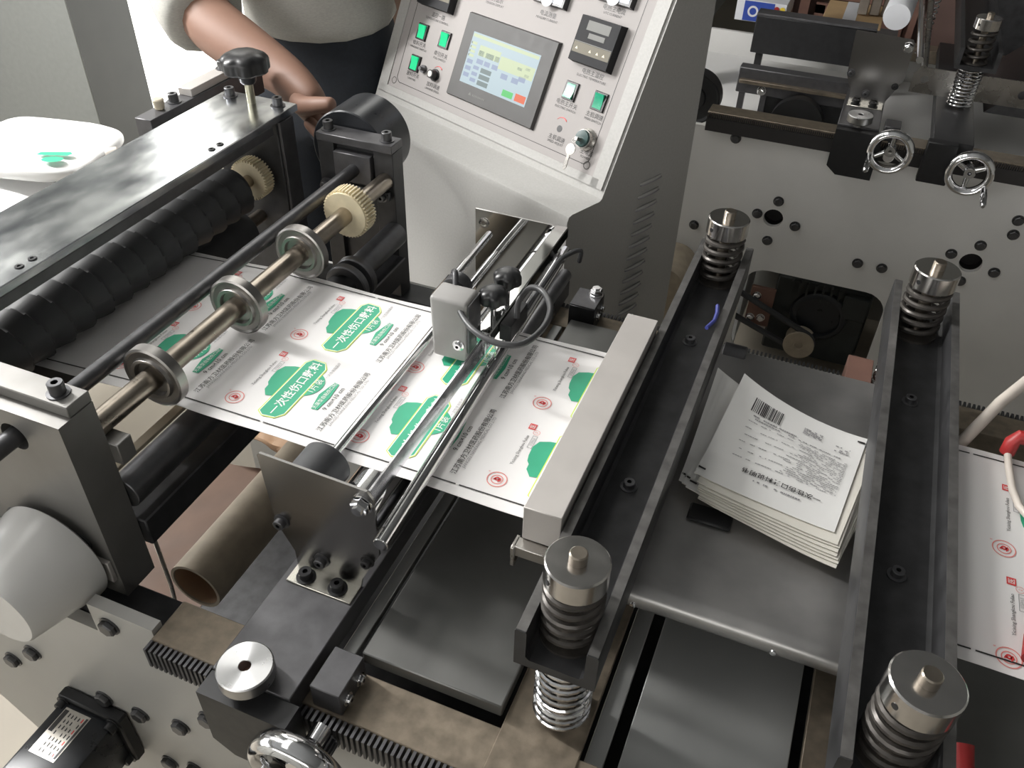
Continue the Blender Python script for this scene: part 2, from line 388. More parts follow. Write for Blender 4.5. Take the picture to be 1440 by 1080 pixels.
# painted pillar behind the sacks
wp = struct('wall_pillar', MB().box(-3.3, -2.232, 2.0, 2.236, 0, 4.2, bev=0.004), m_pillar)
part(wp, 'shaded_side', MB().box(-2.232, -2.228, 2.0, 2.236, 0, 4.2), M('pillar_side_shade', (0.075, 0.077, 0.075), 0.6, 0, 0.1, 8))  # thin dark skin paints shade onto the pillar's right side

# ------------------------------------------------------------------ machine frame (the near machine)
def rack_teeth(x0, x1, y0, y1, z0, z1, pitch=0.0068):
    q = MB(); x = x0
    while x < x1 - pitch:
        q.box(x, x + pitch * 0.5, y0, y1, z0, z1); x += pitch
    return q
fr = thing('machine_frame', (0, 0.79, 0), 'white-painted machine frame with brown oiled rails and dark deck plates', 'machine')
outer = [(-0.67, 0.806), (-0.576, 0.806), (-0.576, 0.76), (0.9, 0.76), (0.9, 0.05), (-0.88, 0.05), (-0.90, 0.28), (-0.985, 0.40), (-1.16, 0.56), (-1.16, 0.80), (-0.815, 0.80), (-0.815, 0.752), (-0.672, 0.752)]
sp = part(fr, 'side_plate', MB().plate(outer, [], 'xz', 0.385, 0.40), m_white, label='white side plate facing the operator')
for x, z in ((-0.645, 0.777), (-0.89, 0.56), (-0.833, 0.611), (-0.725, 0.568), (-0.664, 0.569), (-0.593, 0.588), (-0.537, 0.645), (-0.648, 0.452), (-0.60, 0.47), (-0.44, 0.62)):
    inst(sp, 'hex_bolt', HEX, (x, 0.385, z), FRONT)
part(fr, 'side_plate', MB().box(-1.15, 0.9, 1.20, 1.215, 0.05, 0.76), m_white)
r1 = part(fr, 'guide_rail', MB().box(-0.574, 0.9, 0.379, 0.436, 0.762, 0.80, bev=0.0012), m_rail, label='brown oiled steel rail')
part(r1, 'rack_teeth', rack_teeth(-0.574, 0.895, 0.3655, 0.379, 0.765, 0.7985), m_blued, kind='stuff')
r2 = part(fr, 'guide_rail', MB().box(-0.60, 0.9, 1.142, 1.198, 0.762, 0.80, bev=0.0012), m_rail)
part(r2, 'rack_teeth', rack_teeth(-0.60, 0.895, 1.198, 1.212, 0.765, 0.7985), m_dark, kind='stuff')
part(fr, 'rail_end_beam', MB().box(-1.10, -0.574, 0.402, 0.45, 0.70, 0.7695, bev=0.002), m_dark)
part(fr, 'rail_end_beam', MB().box(-1.10, -0.60, 1.142, 1.198, 0.70, 0.7695, bev=0.002), m_dark)
part(fr, 'cross_plate', MB().box(-0.168, -0.082, 0.384, 1.195, 0.792, 0.8025, bev=0.001), m_rail)
part(fr, 'cross_plate', MB().box(0.128, 0.218, 0.384, 1.195, 0.792, 0.8025, bev=0.001), m_rail)
part(fr, 'deck_plate', MB().box(-0.338, -0.172, 0.446, 1.14, 0.802, 0.821, bev=0.0015), m_deck, label='dark oiled steel deck plate')
part(fr, 'deck_strip', MB().box(-0.368, -0.352, 0.446, 1.14, 0.79, 0.801, bev=0.001), m_deckl)
part(fr, 'deck_strip', MB().box(-0.078, -0.058, 0.42, 1.14, 0.78, 0.789, bev=0.001), m_deckl)
part(fr, 'deck_plate', MB().box(-0.044, 0.118, 0.42, 1.14, 0.77, 0.789, bev=0.001), m_deckl, label='pale steel deck sheet between the two channel beams')
part(fr, 'deck_plate', MB().box(0.235, 0.80, 0.44, 1.14, 0.70, 0.715, bev=0.001), m_deck)
part(fr, 'inner_pan', MB().box(-0.46, 0.9, 0.41, 1.19, 0.60, 0.61), m_dark)
part(fr, 'inner_wall', MB().box(-0.46, -0.45, 0.44, 1.14, 0.10, 0.60), m_dark)
part(fr, 'square_stub', MB().box(0.098, 0.135, 1.10, 1.165, 0.80, 0.866, bev=0.001), m_tile, label='brown square block behind the tray')
# near outlet plate under the frame
part(fr, 'floor_pan', MB().box(-1.15, 0.9, 0.41, 1.19, 0.02, 0.03), m_dark)

# ------------------------------------------------------------------ press beams and spring posts
def press_beam(x0, x1, y0, y1, label, bolts):
    t = thing('press_beam', ((x0 + x1) / 2, (y0 + y1) / 2, 0.933), label, 'beam')
    th = 0.0115
    U = [(x0, 0.933), (x1, 0.933), (x1, 0.983), (x1 - 0.001, 0.985), (x1 - th + 0.001, 0.985), (x1 - th, 0.983), (x1 - th, 0.948), (x1 - th - 0.004, 0.944),
         (x0 + th + 0.004, 0.944), (x0 + th, 0.948), (x0 + th, 0.983), (x0 + th - 0.001, 0.985), (x0 + 0.001, 0.985), (x0, 0.983)]
    ch = part(t, 'channel', MB().prism(U, 'xz', y0, y1), m_dark)
    for a in (x0, x1 - th):
        part(ch, 'flange_edge', MB().box(a + 0.0008, a + th - 0.0008, y0 + 0.001, y1 - 0.001, 0.9849, 0.9854), m_flange, label='worn bare-metal flange edge')
    for y in bolts: inst(t, 'socket_screw', SOCKG, ((x0 + x1) / 2 - 0.002, y, 0.944))
    return t
press_beam(-0.157, -0.077, 0.433, 1.205, 'dark steel channel beam beside the pale grey sealing bar', (0.685, 0.985))
press_beam(0.128, 0.217, 0.425, 1.205, 'dark steel channel beam right of the tray of pouches', (0.675, 0.975))
_sp = {}
def spring_post(x, y, label, ztop=1.05, zb=0.8025, turns=5, low=True):
    t = thing('spring_post', (x, y, zb), label, 'spring', 'spring posts holding the press beams')
    part(t, 'stud', MB().cyl((x, y, zb), (x, y, ztop + 0.011), 0.0085, n=20, bev=0.0012), m_shaft)
    R = 0.030
    nt = MB().lathe((x, y, ztop - 0.026), (x, y, ztop), [(0.009, 0), (R - 0.001, 0), (R, 0.001), (R, 0.0245), (R - 0.0015, 0.026), (0.0086, 0.026)], 40)
    n_ = part(t, 'round_nut', nt, m_cap, label='satin steel round nut')
    hb = MB(); a = -2.3; c = Vector((x + math.cos(a) * (R - 0.004), y + math.sin(a) * (R - 0.004), ztop - 0.014)); d = Vector((math.cos(a), math.sin(a), 0))
    hb.cyl(c, c + d * 0.0044, 0.0032, n=12); part(n_, 'spanner_hole', hb, m_plastic)
    part(t, 'upper_spring', MB().helix((x, y), 0.950, ztop - 0.031, 0.0262, 0.0040, turns, m=0).cyl((x, y, 0.944), (x, y, 0.9475), 0.030, n=28), m_spring, label='black coil spring')
    if low: part(t, 'lower_spring', MB().helix((x, y), zb + 0.003, 0.930, 0.0278, 0.0030, 11), m_chrome, label='bright chrome coil spring')
    return t
spring_post(-0.117, 0.478, 'spring post nearest the camera on the beam with the grey bar', 1.05)
spring_post(0.1745, 0.474, 'spring post in the bottom right corner of the picture', 1.05)
spring_post(-0.118, 1.163, 'spring post at the far end of the beam near the cabinet', 1.05)
spring_post(0.168, 1.140, 'spring post at the far end of the right-hand beam', 1.05)
# pale sealing bar
t = thing('sealing_bar', (-0.179, 0.749, 0.952), 'pale grey ground steel bar lying across the printed web', 'bar')
part(t, 'bar_body', MB().box(-0.200, -0.1585, 0.561, 0.938, 0.952, 1.0, bev=0.0008), m_bar)
b = MB(); b.box(-0.205, -0.160, 0.548, 0.563, 0.936, 0.951, bev=0.001); b.box(-0.207, -0.202, 0.545, 0.565, 0.922, 0.951, bev=0.001)
part(t, 'lower_jaw', b, m_steel)
# clipped blue wire on beam
b = MB(); b.tube([(-0.098, 0.962, 0.990), (-0.092, 0.985, 0.9885), (-0.0925, 1.005, 0.9885), (-0.0955, 1.022, 0.989)], 0.0028, 8)
solo('wire_offcut', b, m_blue, (-0.094, 0.99, 0.986), 'short blue wire offcut lying on the channel flange', 'wire')

# ------------------------------------------------------------------ printed web
def webz(x): return 0.950 if x > -0.74 else 0.950 - (-0.74 - x) * 0.075
PX, PY = 0.177, 0.144
def pouch_print(x0, y0):
    """One printed cell; x0,y0 = centre of the red seal. Text runs along +Y, its top points to -X."""
    q = MB(); U = Vector((0, 1, 0)); Wv = Vector((-1, 0, 0))
    def P(dx, dy, k=0): return Vector((x0 + dx, y0 + dy, webz(x0 + dx) + 0.0006 + k * 0.00012))
    def T(body, size, dx, dy, m, k=2, bold=0.0): q.text(body, size, P(dx, dy, k), U, Wv, m, bold=bold)
    # red round seal: two rings and a figure-like knot in the middle
    def ring(cx, cy, r0, r1, m, k=0, n=28, sy=1.0):
        V = []; F = []
        for i in range(n):
            t = 2 * PI * i / n
            V += [P(cx + r0 * math.cos(t), cy + r0 * math.sin(t) * sy, k), P(cx + r1 * math.cos(t), cy + r1 * math.sin(t) * sy, k)]
        for i in range(n): j = (i + 1) % n; F.append((2 * i, 2 * i + 1, 2 * j + 1, 2 * j))
        q.add(V, F, m)
    ring(0, 0, 0.0108, 0.0119, 4); ring(0, 0, 0.0062, 0.0072, 4)
    ring(0.000, 0.001, 0.0012, 0.0030, 3, 1, 14); q.poly([P(0.002, -0.004, 1), P(0.005, 0.000, 1), P(0.0035, 0.0035, 1), P(0.0012, 0.001, 1)], 3); q.poly([P(-0.005, -0.002, 1), P(-0.003, 0.002, 1), P(-0.001, -0.001, 1)], 3)
    T('R', 0.0035, -0.0125, 0.009, 4)
    # red square mark, small symbol and boxed sterile mark
    q.poly([P(0.001, 0.0935), P(0.010, 0.0935), P(0.010, 0.1035), P(0.001, 0.1035)], 3)
    T('医', 0.0075, 0.0055, 0.0985, 5, 3)
    ring(0.0135, 0.090, 0.0038, 0.0043, 4); T('2', 0.005, 0.0135, 0.090, 4)
    T('STERILE', 0.0042, 0.0145, 0.073, 6)
    for a, c, d, e in ((0.0115, 0.0120, 0.062, 0.084), (0.0170, 0.0175, 0.062, 0.084), (0.0115, 0.0175, 0.062, 0.0625), (0.0115, 0.0175, 0.0835, 0.084)):
        q.poly([P(a, d), P(c, d), P(c, e), P(a, e)], 6)
    T('Yicixing Shangkou Fuliao', 0.0054, 0.006, 0.055, 2)
    # green hill behind the banner
    hill = [(0.046, 0.022), (0.032, 0.0185), (0.0245, 0.0285), (0.0240, 0.037), (0.0205, 0.0415), (0.0185, 0.051), (0.0178, 0.066), (0.0222, 0.077), (0.034, 0.082), (0.046, 0.084)]
    q.poly([P(a, c) for a, c in hill], 0)
    # lower half disc
    hd = [(0.066, 0.036)] + [(0.066 + 0.0235 * math.sin(PI * i / 16), 0.0585 - 0.0245 * math.cos(PI * i / 16)) for i in range(17)] + [(0.066, 0.083)]
    q.poly([P(a, c) for a, c in hd], 0)
    T('1片装', 0.0115, 0.0795, 0.059, 5, 3)
    # banner with lime outline
    def ban(g): return [(0.044 - g, -0.008 - g * 0.4), (0.0445 - g, 0.094 + g * 0.3), (0.049, 0.1015 + g), (0.067, 0.1005 + g), (0.0725 + g, 0.091 + g * 0.4), (0.0725 + g, -0.002 - g * 0.4), (0.067, -0.0105 - g), (0.050, -0.0125 - g)]
    q.poly([P(a, c, 1) for a, c in ban(0.0034)], 1); q.poly([P(a, c, 2) for a, c in ban(0.0021)], 5); q.poly([P(a, c, 3) for a, c in ban(0.0010)], 0)
    T('一次性伤口敷料', 0.0155, 0.0585, 0.0455, 5, 5, 0.012)
    T('一次性使用医疗', 0.0050, 0.0835, 0.094, 6)
    # slim green lozenge
    q.poly([P(a, c, 1) for a, c in ((0.098, 0.019), (0.1065, 0.020), (0.1085, 0.045), (0.1055, 0.073), (0.0985, 0.074), (0.0925, 0.046))], 0)
    T('无菌型自粘伤口贴', 0.0066, 0.1005, 0.0465, 5, 3)
    T('9 cm×10 cm', 0.0090, 0.1135, 0.046, 2, bold=0.004)
    T('江苏南方卫材医药股份有限公司', 0.0086, 0.1270, 0.048, 2, bold=0.004)
    T('JIANGSU NANFANG MEDICAL CO.,LTD', 0.0054, 0.1350, 0.048, 6)
    return q
PM = [m_green, m_yel, m_ink, m_red, m_pink, m_pw, m_grey]
def web(xa, xb, label, cells, gaps_n, gaps_f):
    t = thing('printed_web', ((xa + xb) / 2, 0.748, 0.95), label, 'packaging web')
    y0, y1 = 0.5905, 0.9055
    nu = max(8, int((xb - xa) / 0.02))
    def fn(u, v):
        x = xa + (xb - xa) * u; y = y0 + (y1 - y0) * v
        e = 0.0
        if v < 0.02: e = -0.0008 + 0.0012 * math.sin(x * 33)
        if v > 0.98: e = 0.0012 * math.sin(x * 27 + 1)
        return (x, y, webz(x) + e)
    part(t, 'paper_sheet', MB().sheet(fn, nu, 50, 0.0005), m_paper)
    for cx, cy in cells:
        q = pouch_print(cx, cy)
        keep = [k for k, f in enumerate(q.f) if all(xa + 0.001 < q.v[i][0] < xb - 0.001 for i in f)]
        q.f, q.m = [q.f[k] for k in keep], [q.m[k] for k in keep]
        used = sorted({i for f in q.f for i in f}); ix = {i: k for k, i in enumerate(used)}
        q.v = [q.v[i] for i in used]; q.f = [tuple(ix[i] for i in f) for f in q.f]
        part(t, 'pouch_print', q, PM, flat=True)
    for yy, gaps in ((0.6045, gaps_n), (0.8945, gaps_f)):
        q = MB(); x = xa + 0.002
        for g in gaps + [xb]:
            steps = max(1, int((g - x) / 0.05)); e = min(g - 0.002, xb - 0.002)
            for k in range(steps):
                a = x + (e - x) * k / steps; c = x + (e - x) * (k + 1) / steps
                q.poly([(a, yy, webz(a) + 0.0007), (c, yy, webz(c) + 0.0007), (c, yy + 0.0019, webz(c) + 0.0007), (a, yy + 0.0019, webz(a) + 0.0007)])
            x = g + 0.002
        part(t, 'edge_line', q, m_ink, flat=True)
    return t
cells = [(-0.612 + PX * k, 0.6305 + PY * j) for k in (-1, 0, 1, 2) for j in (0, 1)]
web(-0.925, -0.162, 'white printed packaging web with green banners under the sealing bar', cells, [-0.732, -0.555, -0.378, -0.2955], [-0.737, -0.56, -0.367])
web(0.2190, 0.80, 'white printed packaging web at the right edge beyond the channel beam', [(0.273 + PX * k, 0.6095 + 0.1425 * j) for k in (0, 1, 2) for j in (0, 1)], [0.2416, 0.42, 0.597], [0.2416, 0.42, 0.597])

# ------------------------------------------------------------------ slitting station
t = thing('bearing_bracket', (-0.76, 0.454, 0.76), 'grey steel bearing bracket at the left edge by the white motor cover', 'bracket')
m_brk = M('bracket_steel', (0.26, 0.252, 0.24), 0.42, 0.6, 0.08, 20)
up = part(t, 'upright', MB().plate([(-0.855, 0.77), (-0.66, 0.77), (-0.66, 1.046), (-0.855, 1.046)], [circle(-0.735, 1.008, 0.018)], 'xz', 0.430, 0.478), m_brk)
part(t, 'cap_plate', MB().box(-0.855, -0.661, 0.447, 0.479, 1.046, 1.060, bev=0.001), m_brk)
inst(t, 'socket_screw', SOCKL, (-0.686, 0.463, 1.060))
part(t, 'bearing_block', MB().box(-0.705, -0.648, 0.478, 0.500, 0.955, 0.985, bev=0.001), m_brk)
part(t, 'foot_bar', MB().box(-0.852, -0.665, 0.424, 0.430, 0.80, 0.835, bev=0.001), m_bar)
for x in (-0.80, -0.70): inst(t, 'hex_bolt', HEX, (x, 0.430, 0.853), FRONT)
t = thing('bearing_bracket', (-0.735, 1.165, 0.76), 'dark steel bearing bracket in front of the black drum motor', 'bracket')
b = MB(); b.box(-0.806, -0.775, 1.148, 1.182, 0.77, 1.046, bev=0.001); b.box(-0.700, -0.664, 1.148, 1.182, 0.77, 1.046, bev=0.001); b.box(-0.775, -0.700, 1.158, 1.182, 0.77, 1.046)
part(t, 'upright', b, m_dark)
part(t, 'cap_plate', MB().box(-0.806, -0.664, 1.146, 1.184, 1.046, 1.060, bev=0.001), m_blued)
part(t, 'slide_block', MB().box(-0.772, -0.703, 1.140, 1.157, 0.985, 1.035, bev=0.001), m_blued)
part(t, 'retaining_bar', MB().box(-0.80, -0.67, 1.138, 1.147, 0.965, 0.980, bev=0.001), m_blued)
for x in (-0.792, -0.682): inst(t, 'socket_screw', SOCKL, (x, 1.165, 1.060))
for x in (-0.792, -0.682): inst(t, 'socket_screw', SOCKG, (x, 1.138, 0.972), FRONT)
b = MB().cyl((-0.735, 0.22, 1.008), (-0.735, 1.150, 1.008), 0.0108, n=20, bev=0.001)
solo('guide_rod', b, m_gun, (-0.735, 0.68, 1.008), 'long dull dark rod running above the knife shaft', 'rod')
t = thing('knife_shaft', (-0.68, 0.80, 0.997), 'bronze-toned steel shaft carrying slitting discs and a nylon gear', 'shaft')
part(t, 'shaft', MB().cyl((-0.68, 0.482, 0.997), (-0.68, 1.15, 0.997), 0.0138, n=28, bev=0.001), m_shaft)
for y in (0.585, 0.748, 0.898):
    d = part(t, 'slitting_disc', MB().lathe((-0.68, y - 0.011, 0.997), (-0.68, y + 0.011, 0.997),
        [(0.0138, 0.006), (0.022, 0.006), (0.0235, 0.001), (0.0275, 0.0), (0.029, 0.004), (0.036, 0.004), (0.0385, 0.002), (0.0410, 0.0035), (0.0410, 0.0165), (0.0395, 0.018), (0.024, 0.018), (0.023, 0.022), (0.0138, 0.022)], 48), m_disc)
    inst(d, 'set_screw', SOCKS, (-0.68 + 0.006, y + 0.004, 0.997 + 0.030), (0, 0.2, 0))
part(t, 'nylon_gear', MB().gear((-0.68, 1.020, 0.997), (-0.68, 1.045, 0.997), 0.040, 44, 0.004).lathe((-0.68, 1.0165, 0.997), (-0.68, 1.0205, 0.997), [(0.0138, 0), (0.0365, 0.0), (0.0365, 0.004)], 36), m_nylon, label='cream nylon gear wheel')
t = thing('under_shaft', (-0.655, 0.80, 0.905), 'dark steel roller beneath the knife shaft and the web', 'roller')
part(t, 'roller_body', MB().cyl((-0.668, 0.480, 0.900), (-0.668, 1.15, 0.900), 0.0215, n=28, bev=0.001), m_gun)
for y in (0.960, 0.985):
    part(t, 'lower_disc', MB().lathe((-0.655, y, 0.905), (-0.655, y + 0.014, 0.905), [(0.0215, 0), (0.034, 0), (0.036, 0.002), (0.036, 0.012), (0.034, 0.014), (0.0215, 0.014)], 36), m_gun)
solo('tie_bar', MB().box(-0.70, -0.650, 0.480, 1.148, 0.815, 0.858, bev=0.002), m_dark, (-0.675, 0.81, 0.815), 'black tie bar low between the two bearing brackets', 'bar')
solo('wood_strip', MB().box(-0.742, -0.728, 0.48, 0.78, 0.868, 0.874, bev=0.0008), m_beige, (-0.735, 0.63, 0.868), 'thin beige strip beside the dark under-roller', 'strip')
solo('wire_stay', MB().tube([(-0.672, 0.50, 0.80), (-0.672, 0.50, 0.70), (-0.678, 0.50, 0.64)], 0.0028, 8), m_steel, (-0.672, 0.5, 0.64), 'thin steel stay hanging under the left bracket', 'rod')

# ------------------------------------------------------------------ rubber nip station with the polished cover
t = thing('cover_plate', (-0.925, 0.81, 1.078), 'long polished steel cover plate above the rubber roller', 'plate')
part(t, 'plate_top', MB().box(-0.996, -0.853, 0.40, 1.172, 1.078, 1.090, bev=0.0012), M('reflection_blotched_steel', (0.70, 0.73, 0.80), 0.20, 1.0, 0.40, 26, 0.0, stretch=(1, 0.5, 1), rvar=0.12, detail=10))  # noise colour paints a blotchy bluish reflection into the steel
part(t, 'front_lip', MB().box(-0.870, -0.8545, 0.40, 1.10, 1.062, 1.0775, bev=0.001), m_blued)
for x, y in ((-0.972, 1.152), (-0.876, 1.150)): inst(t, 'socket_screw', SOCKL, (x, y, 1.090))
for x, y in ((-0.868, 0.985), (-0.868, 0.965), (-0.868, 0.62), (-0.868, 0.60)): inst(t, 'dowel', SOCKS, (x, y, 1.0835))
def dome(z0, z1, r):
    h = z1 - z0; out = [(z0, r * 0.72), (z0 + 0.06 * h, r * 0.92), (z0 + 0.14 * h, r), (z0 + 0.52 * h, r)]
    for k in range(1, 8): a = PI / 2 * k / 8; out.append((z0 + h * (0.52 + 0.48 * math.sin(a)), r * (0.12 + 0.88 * math.cos(a))))
    return out
def lobed(c, zs, lobes, n=84, amp=0.08, m=0):
    q = MB(); V = []; F = []; rm = max(r for z, r in zs)
    for z, r in zs:
        am = amp * min(1.0, (r / rm) ** 2)
        for i in range(n):
            a = 2 * PI * i / n; f = (0.5 - 0.5 * math.cos(lobes * a)) ** 2; rr = r * (1 - am * f * 1.5)
            V.append((c[0] + rr * math.cos(a), c[1] + rr * math.sin(a), z))
    V.append((c[0], c[1], zs[0][0])); V.append((c[0], c[1], zs[-1][0])); b0 = len(V) - 2; e0 = (len(zs) - 1) * n
    for k in range(len(zs) - 1):
        for i in range(n): j = (i + 1) % n; F.append((k * n + i, k * n + j, (k + 1) * n + j, (k + 1) * n + i))
    for i in range(n): j = (i + 1) % n; F += [(b0, j, i), (b0 + 1, e0 + i, e0 + j)]
    return q.add(V, F, m)
t = thing('star_knob', (-0.922, 1.142, 1.09), 'large black star knob standing on the polished cover plate', 'knob')
part(t, 'stud', MB().cyl((-0.922, 1.142, 1.075), (-0.922, 1.142, 1.135), 0.0072, n=18), M('brassy_stud', (0.42, 0.40, 0.30), 0.35, 1.0, 0.1, 60))
q = lobed((-0.922, 1.142), dome(1.141, 1.176, 0.0395), 7, amp=0.075)
q.lathe((-0.922, 1.142, 1.124), (-0.922, 1.142, 1.142), [(0, 0), (0.012, 0), (0.0145, 0.004), (0.015, 0.018)], 24)
part(t, 'knob_head', q, m_plastic)
for yy, lab in ((1.14, 'far black support post under the cover plate'), (0.44, 'near black support post under the cover plate')):
    t = thing('support_post', (-0.922, yy, 0.76), lab, 'post')
    part(t, 'post_body', MB().box(-0.985, -0.862, yy - 0.020, yy + 0.022, 0.76, 1.0778, bev=0.002), m_dark)
    part(t, 'post_edge', MB().box(-0.8615, -0.856, yy - 0.018, yy + 0.020, 0.76, 1.074, bev=0.001), m_blued)
t = thing('rubber_roller', (-0.925, 0.78, 0.975), 'black rubber roller with spiral wrapping under the cover plate', 'roller')
ya, yb = 0.50, 1.042
q = MB(); n = 40; rows = 220; V = []; F = []
for k in range(rows + 1):
    y = ya + (yb - ya) * k / rows
    for i in range(n):
        a = 2 * PI * i / n; ph = ((y - ya) / 0.036 + a / (2 * PI)) % 1.0
        r = 0.0365 + 0.0068 * ph - (0.004 if ph > 0.93 else 0)
        V.append((-0.908 + r * math.cos(a), y, 0.979 + r * math.sin(a)))
for k in range(rows):
    for i in range(n): j = (i + 1) % n; F.append((k * n + i, k * n + j, (k + 1) * n + j, (k + 1) * n + i))
F += [tuple(range(n)), tuple(range(rows * n, rows * n + n))]
part(t, 'roller_sleeve', q.add(V, F), m_rubber)
part(t, 'shaft', MB().cyl((-0.908, 0.462, 0.979), (-0.908, 1.125, 0.979), 0.0105, n=20), m_shaft)
part(t, 'nylon_gear', MB().gear((-0.908, 1.082, 0.979), (-0.908, 1.105, 0.979), 0.036, 40, 0.004), m_nylon, label='cream nylon gear wheel')
t = thing('steel_roller', (-0.925, 0.78, 0.89), 'dark lower nip roller beneath the spiral rubber roller', 'roller')
part(t, 'roller_sleeve', MB().cyl((-0.925, 0.50, 0.892), (-0.925, 1.06, 0.892), 0.0395, n=36, bev=0.002), m_rubber)
part(t, 'shaft', MB().cyl((-0.925, 0.462, 0.892), (-0.925, 1.125, 0.892), 0.0115, n=20), m_shaft)
t = thing('clamp_bar', (-1.045, 1.15, 1.0), 'grey clamp bar with cap screws behind the cover plate', 'bar')
part(t, 'bar_body', MB().box(-1.062, -1.030, 1.02, 1.32, 1.03, 1.085, bev=0.001), m_blued)
part(t, 'bar_top', MB().box(-1.062, -1.034, 1.13, 1.32, 1.085, 1.098, bev=0.001), m_bar)
inst(t, 'socket_screw', SOCKL, (-1.048, 1.235, 1.098)); inst(t, 'socket_screw', SOCKL, (-1.048, 1.10, 1.085))
part(t, 'cork_plug', MB().cyl((-1.048, 1.065, 1.085), (-1.048, 1.065, 1.103), 0.008, 0.0095, n=14, bev=0.002), m_beige)
part(t, 'post', MB().box(-1.060, -1.034, 1.20, 1.30, 0.76, 1.03), m_dark)
part(t, 'post', MB().box(-1.060, -1.034, 1.03, 1.07, 0.76, 1.03), m_dark)
t = thing('air_fitting', (-1.04, 0.985, 1.03), 'white plastic air fitting poking out behind the cover plate', 'fitting')
part(t, 'plug', MB().lathe((-1.075, 0.955, 1.045), (-1.03, 1.0, 1.045), [(0, 0), (0.008, 0), (0.0105, 0.004), (0.0105, 0.018), (0.007, 0.022), (0.007, 0.030)], 16), m_hose)
part(t, 'collar', MB().cyl((-1.055, 0.975, 1.045), (-1.030, 1.0, 1.045), 0.0085, n=14), m_chrome)
t = thing('drum_motor', (-0.78, 1.34, 0.95), 'glossy black drum motor behind the far bearing bracket', 'motor')
part(t, 'drum', MB().cyl((-0.771, 1.188, 1.014), (-0.771, 1.278, 1.014), 0.0715, n=56, bev=0.002), m_blk)
part(t, 'bracket', MB().box(-0.84, -0.745, 1.20, 1.262, 0.76, 0.955, bev=0.003), m_dark)
# white tapered cover and servo motor on the operator side
t = thing('motor_cover', (-0.738, 0.37, 0.76), 'white enamelled tapered motor cover at the left edge', 'cover')
part(t, 'cover_shell', MB().lathe((-0.738, 0.422, 0.829), (-0.738, 0.326, 0.829), [(0.0, 0.0), (0.068, 0.0), (0.0725, 0.003), (0.0725, 0.010), (0.0535, 0.092), (0.051, 0.0955), (0.0, 0.0955)], 56), m_motorw)
part(t, 'vent_slot', MB().box(-0.785, -0.755, 0.3255, 0.3275, 0.818, 0.822), m_grey)
t = thing('servo_motor', (-0.745, 0.29, 0.46), 'square black servo motor with a nameplate in the lower left corner', 'motor')
part(t, 'motor_body', MB().box(-0.79, -0.698, 0.06, 0.368, 0.457, 0.549, bev=0.006, seg=2), m_blk)
part(t, 'mount_flange', MB().box(-0.797, -0.690, 0.366, 0.384, 0.450, 0.556, bev=0.003), m_blackp)
for x in (-0.786, -0.701):
    for z in (0.461, 0.545): inst(t, 'socket_screw', SOCK, (x, 0.366, z), FRONT)
np_ = part(t, 'nameplate', MB().box(-0.7745, -0.7325, 0.293, 0.360, 0.549, 0.5498), M('nameplate_foil', (0.50, 0.47, 0.42), 0.35, 0.3, 0.08, 90), label='pale printed nameplate')
q = MB()
q.poly([(-0.7735, 0.325, 0.5500), (-0.7665, 0.325, 0.5500), (-0.7665, 0.357, 0.5500), (-0.7735, 0.357, 0.5500)], 0)
for k in range(5):
    for j in range(7):
        a = -0.763 + k * 0.0055; c = 0.298 + j * 0.0085
        if random.random() < 0.8: q.poly([(a, c, 0.5500), (a + 0.002, c, 0.5500), (a + 0.002, c + 0.006 * random.uniform(.5, 1), 0.5500), (a, c + 0.006, 0.5500)], 0 if k < 4 or j % 2 else 1)
q.poly([(-0.737, 0.297, 0.5500), (-0.7335, 0.297, 0.5500), (-0.7335, 0.357, 0.5500), (-0.737, 0.357, 0.5500)], 0)
part(np_, 'plate_print', q, [m_ink, m_red], flat=True)

# ------------------------------------------------------------------ sensor carriage (also used on the second machine)
def handwheel(x, y, z, label, rot=0.6, R=0.054, hrot=3.0):
    t = thing('handwheel', (x, y, z), label, 'handwheel')
    q = MB(); prof = []
    n = 56; k = 12
    V = []; F = []
    for i in range(n):
        a = 2 * PI * i / n
        for j in range(k):
            e = 2 * PI * j / k; rr = R - 0.0095 + 0.0095 * math.cos(e); V.append((x + rr * math.cos(a), y - 0.004 + 0.014 * math.sin(e), z + rr * math.sin(a)))
    for i in range(n):
        i2 = (i + 1) % n
        for j in range(k): j2 = (j + 1) % k; F.append((i * k + j, i * k + j2, i2 * k + j2, i2 * k + j))
    part(t, 'rim', q.add(V, F), m_chrome)
    for a in (rot, rot + 2 * PI / 3, rot + 4 * PI / 3):
        part(t, 'spoke', MB().tube([(x + r * math.cos(a), y - 0.001 + 0.008 * (1 - r / R), z + r * math.sin(a)) for r in (0.008, 0.022, R - 0.015)], [0.0075, 0.006, 0.0055], 10), m_chrome)
    part(t, 'hub', MB().lathe((x, y - 0.006, z), (x, y + 0.03, z), [(0.0045, 0.004), (0.0045, 0), (0.012, 0), (0.0135, 0.002), (0.0135, 0.028), (0.010, 0.032), (0.010, 0.05)], 24), m_chrome)
    a = hrot; hx, hz = x + (R - 0.009) * math.cos(a), z + (R - 0.009) * math.sin(a)
    part(t, 'crank_handle', MB().lathe((hx, y - 0.008, hz), (hx, y - 0.09, hz - 0.012), [(0.0055, 0), (0.0055, 0.012), (0.0065, 0.014), (0.0080, 0.045), (0.0070, 0.080), (0.004, 0.086), (0, 0.086)], 16), m_chrome)
    return t
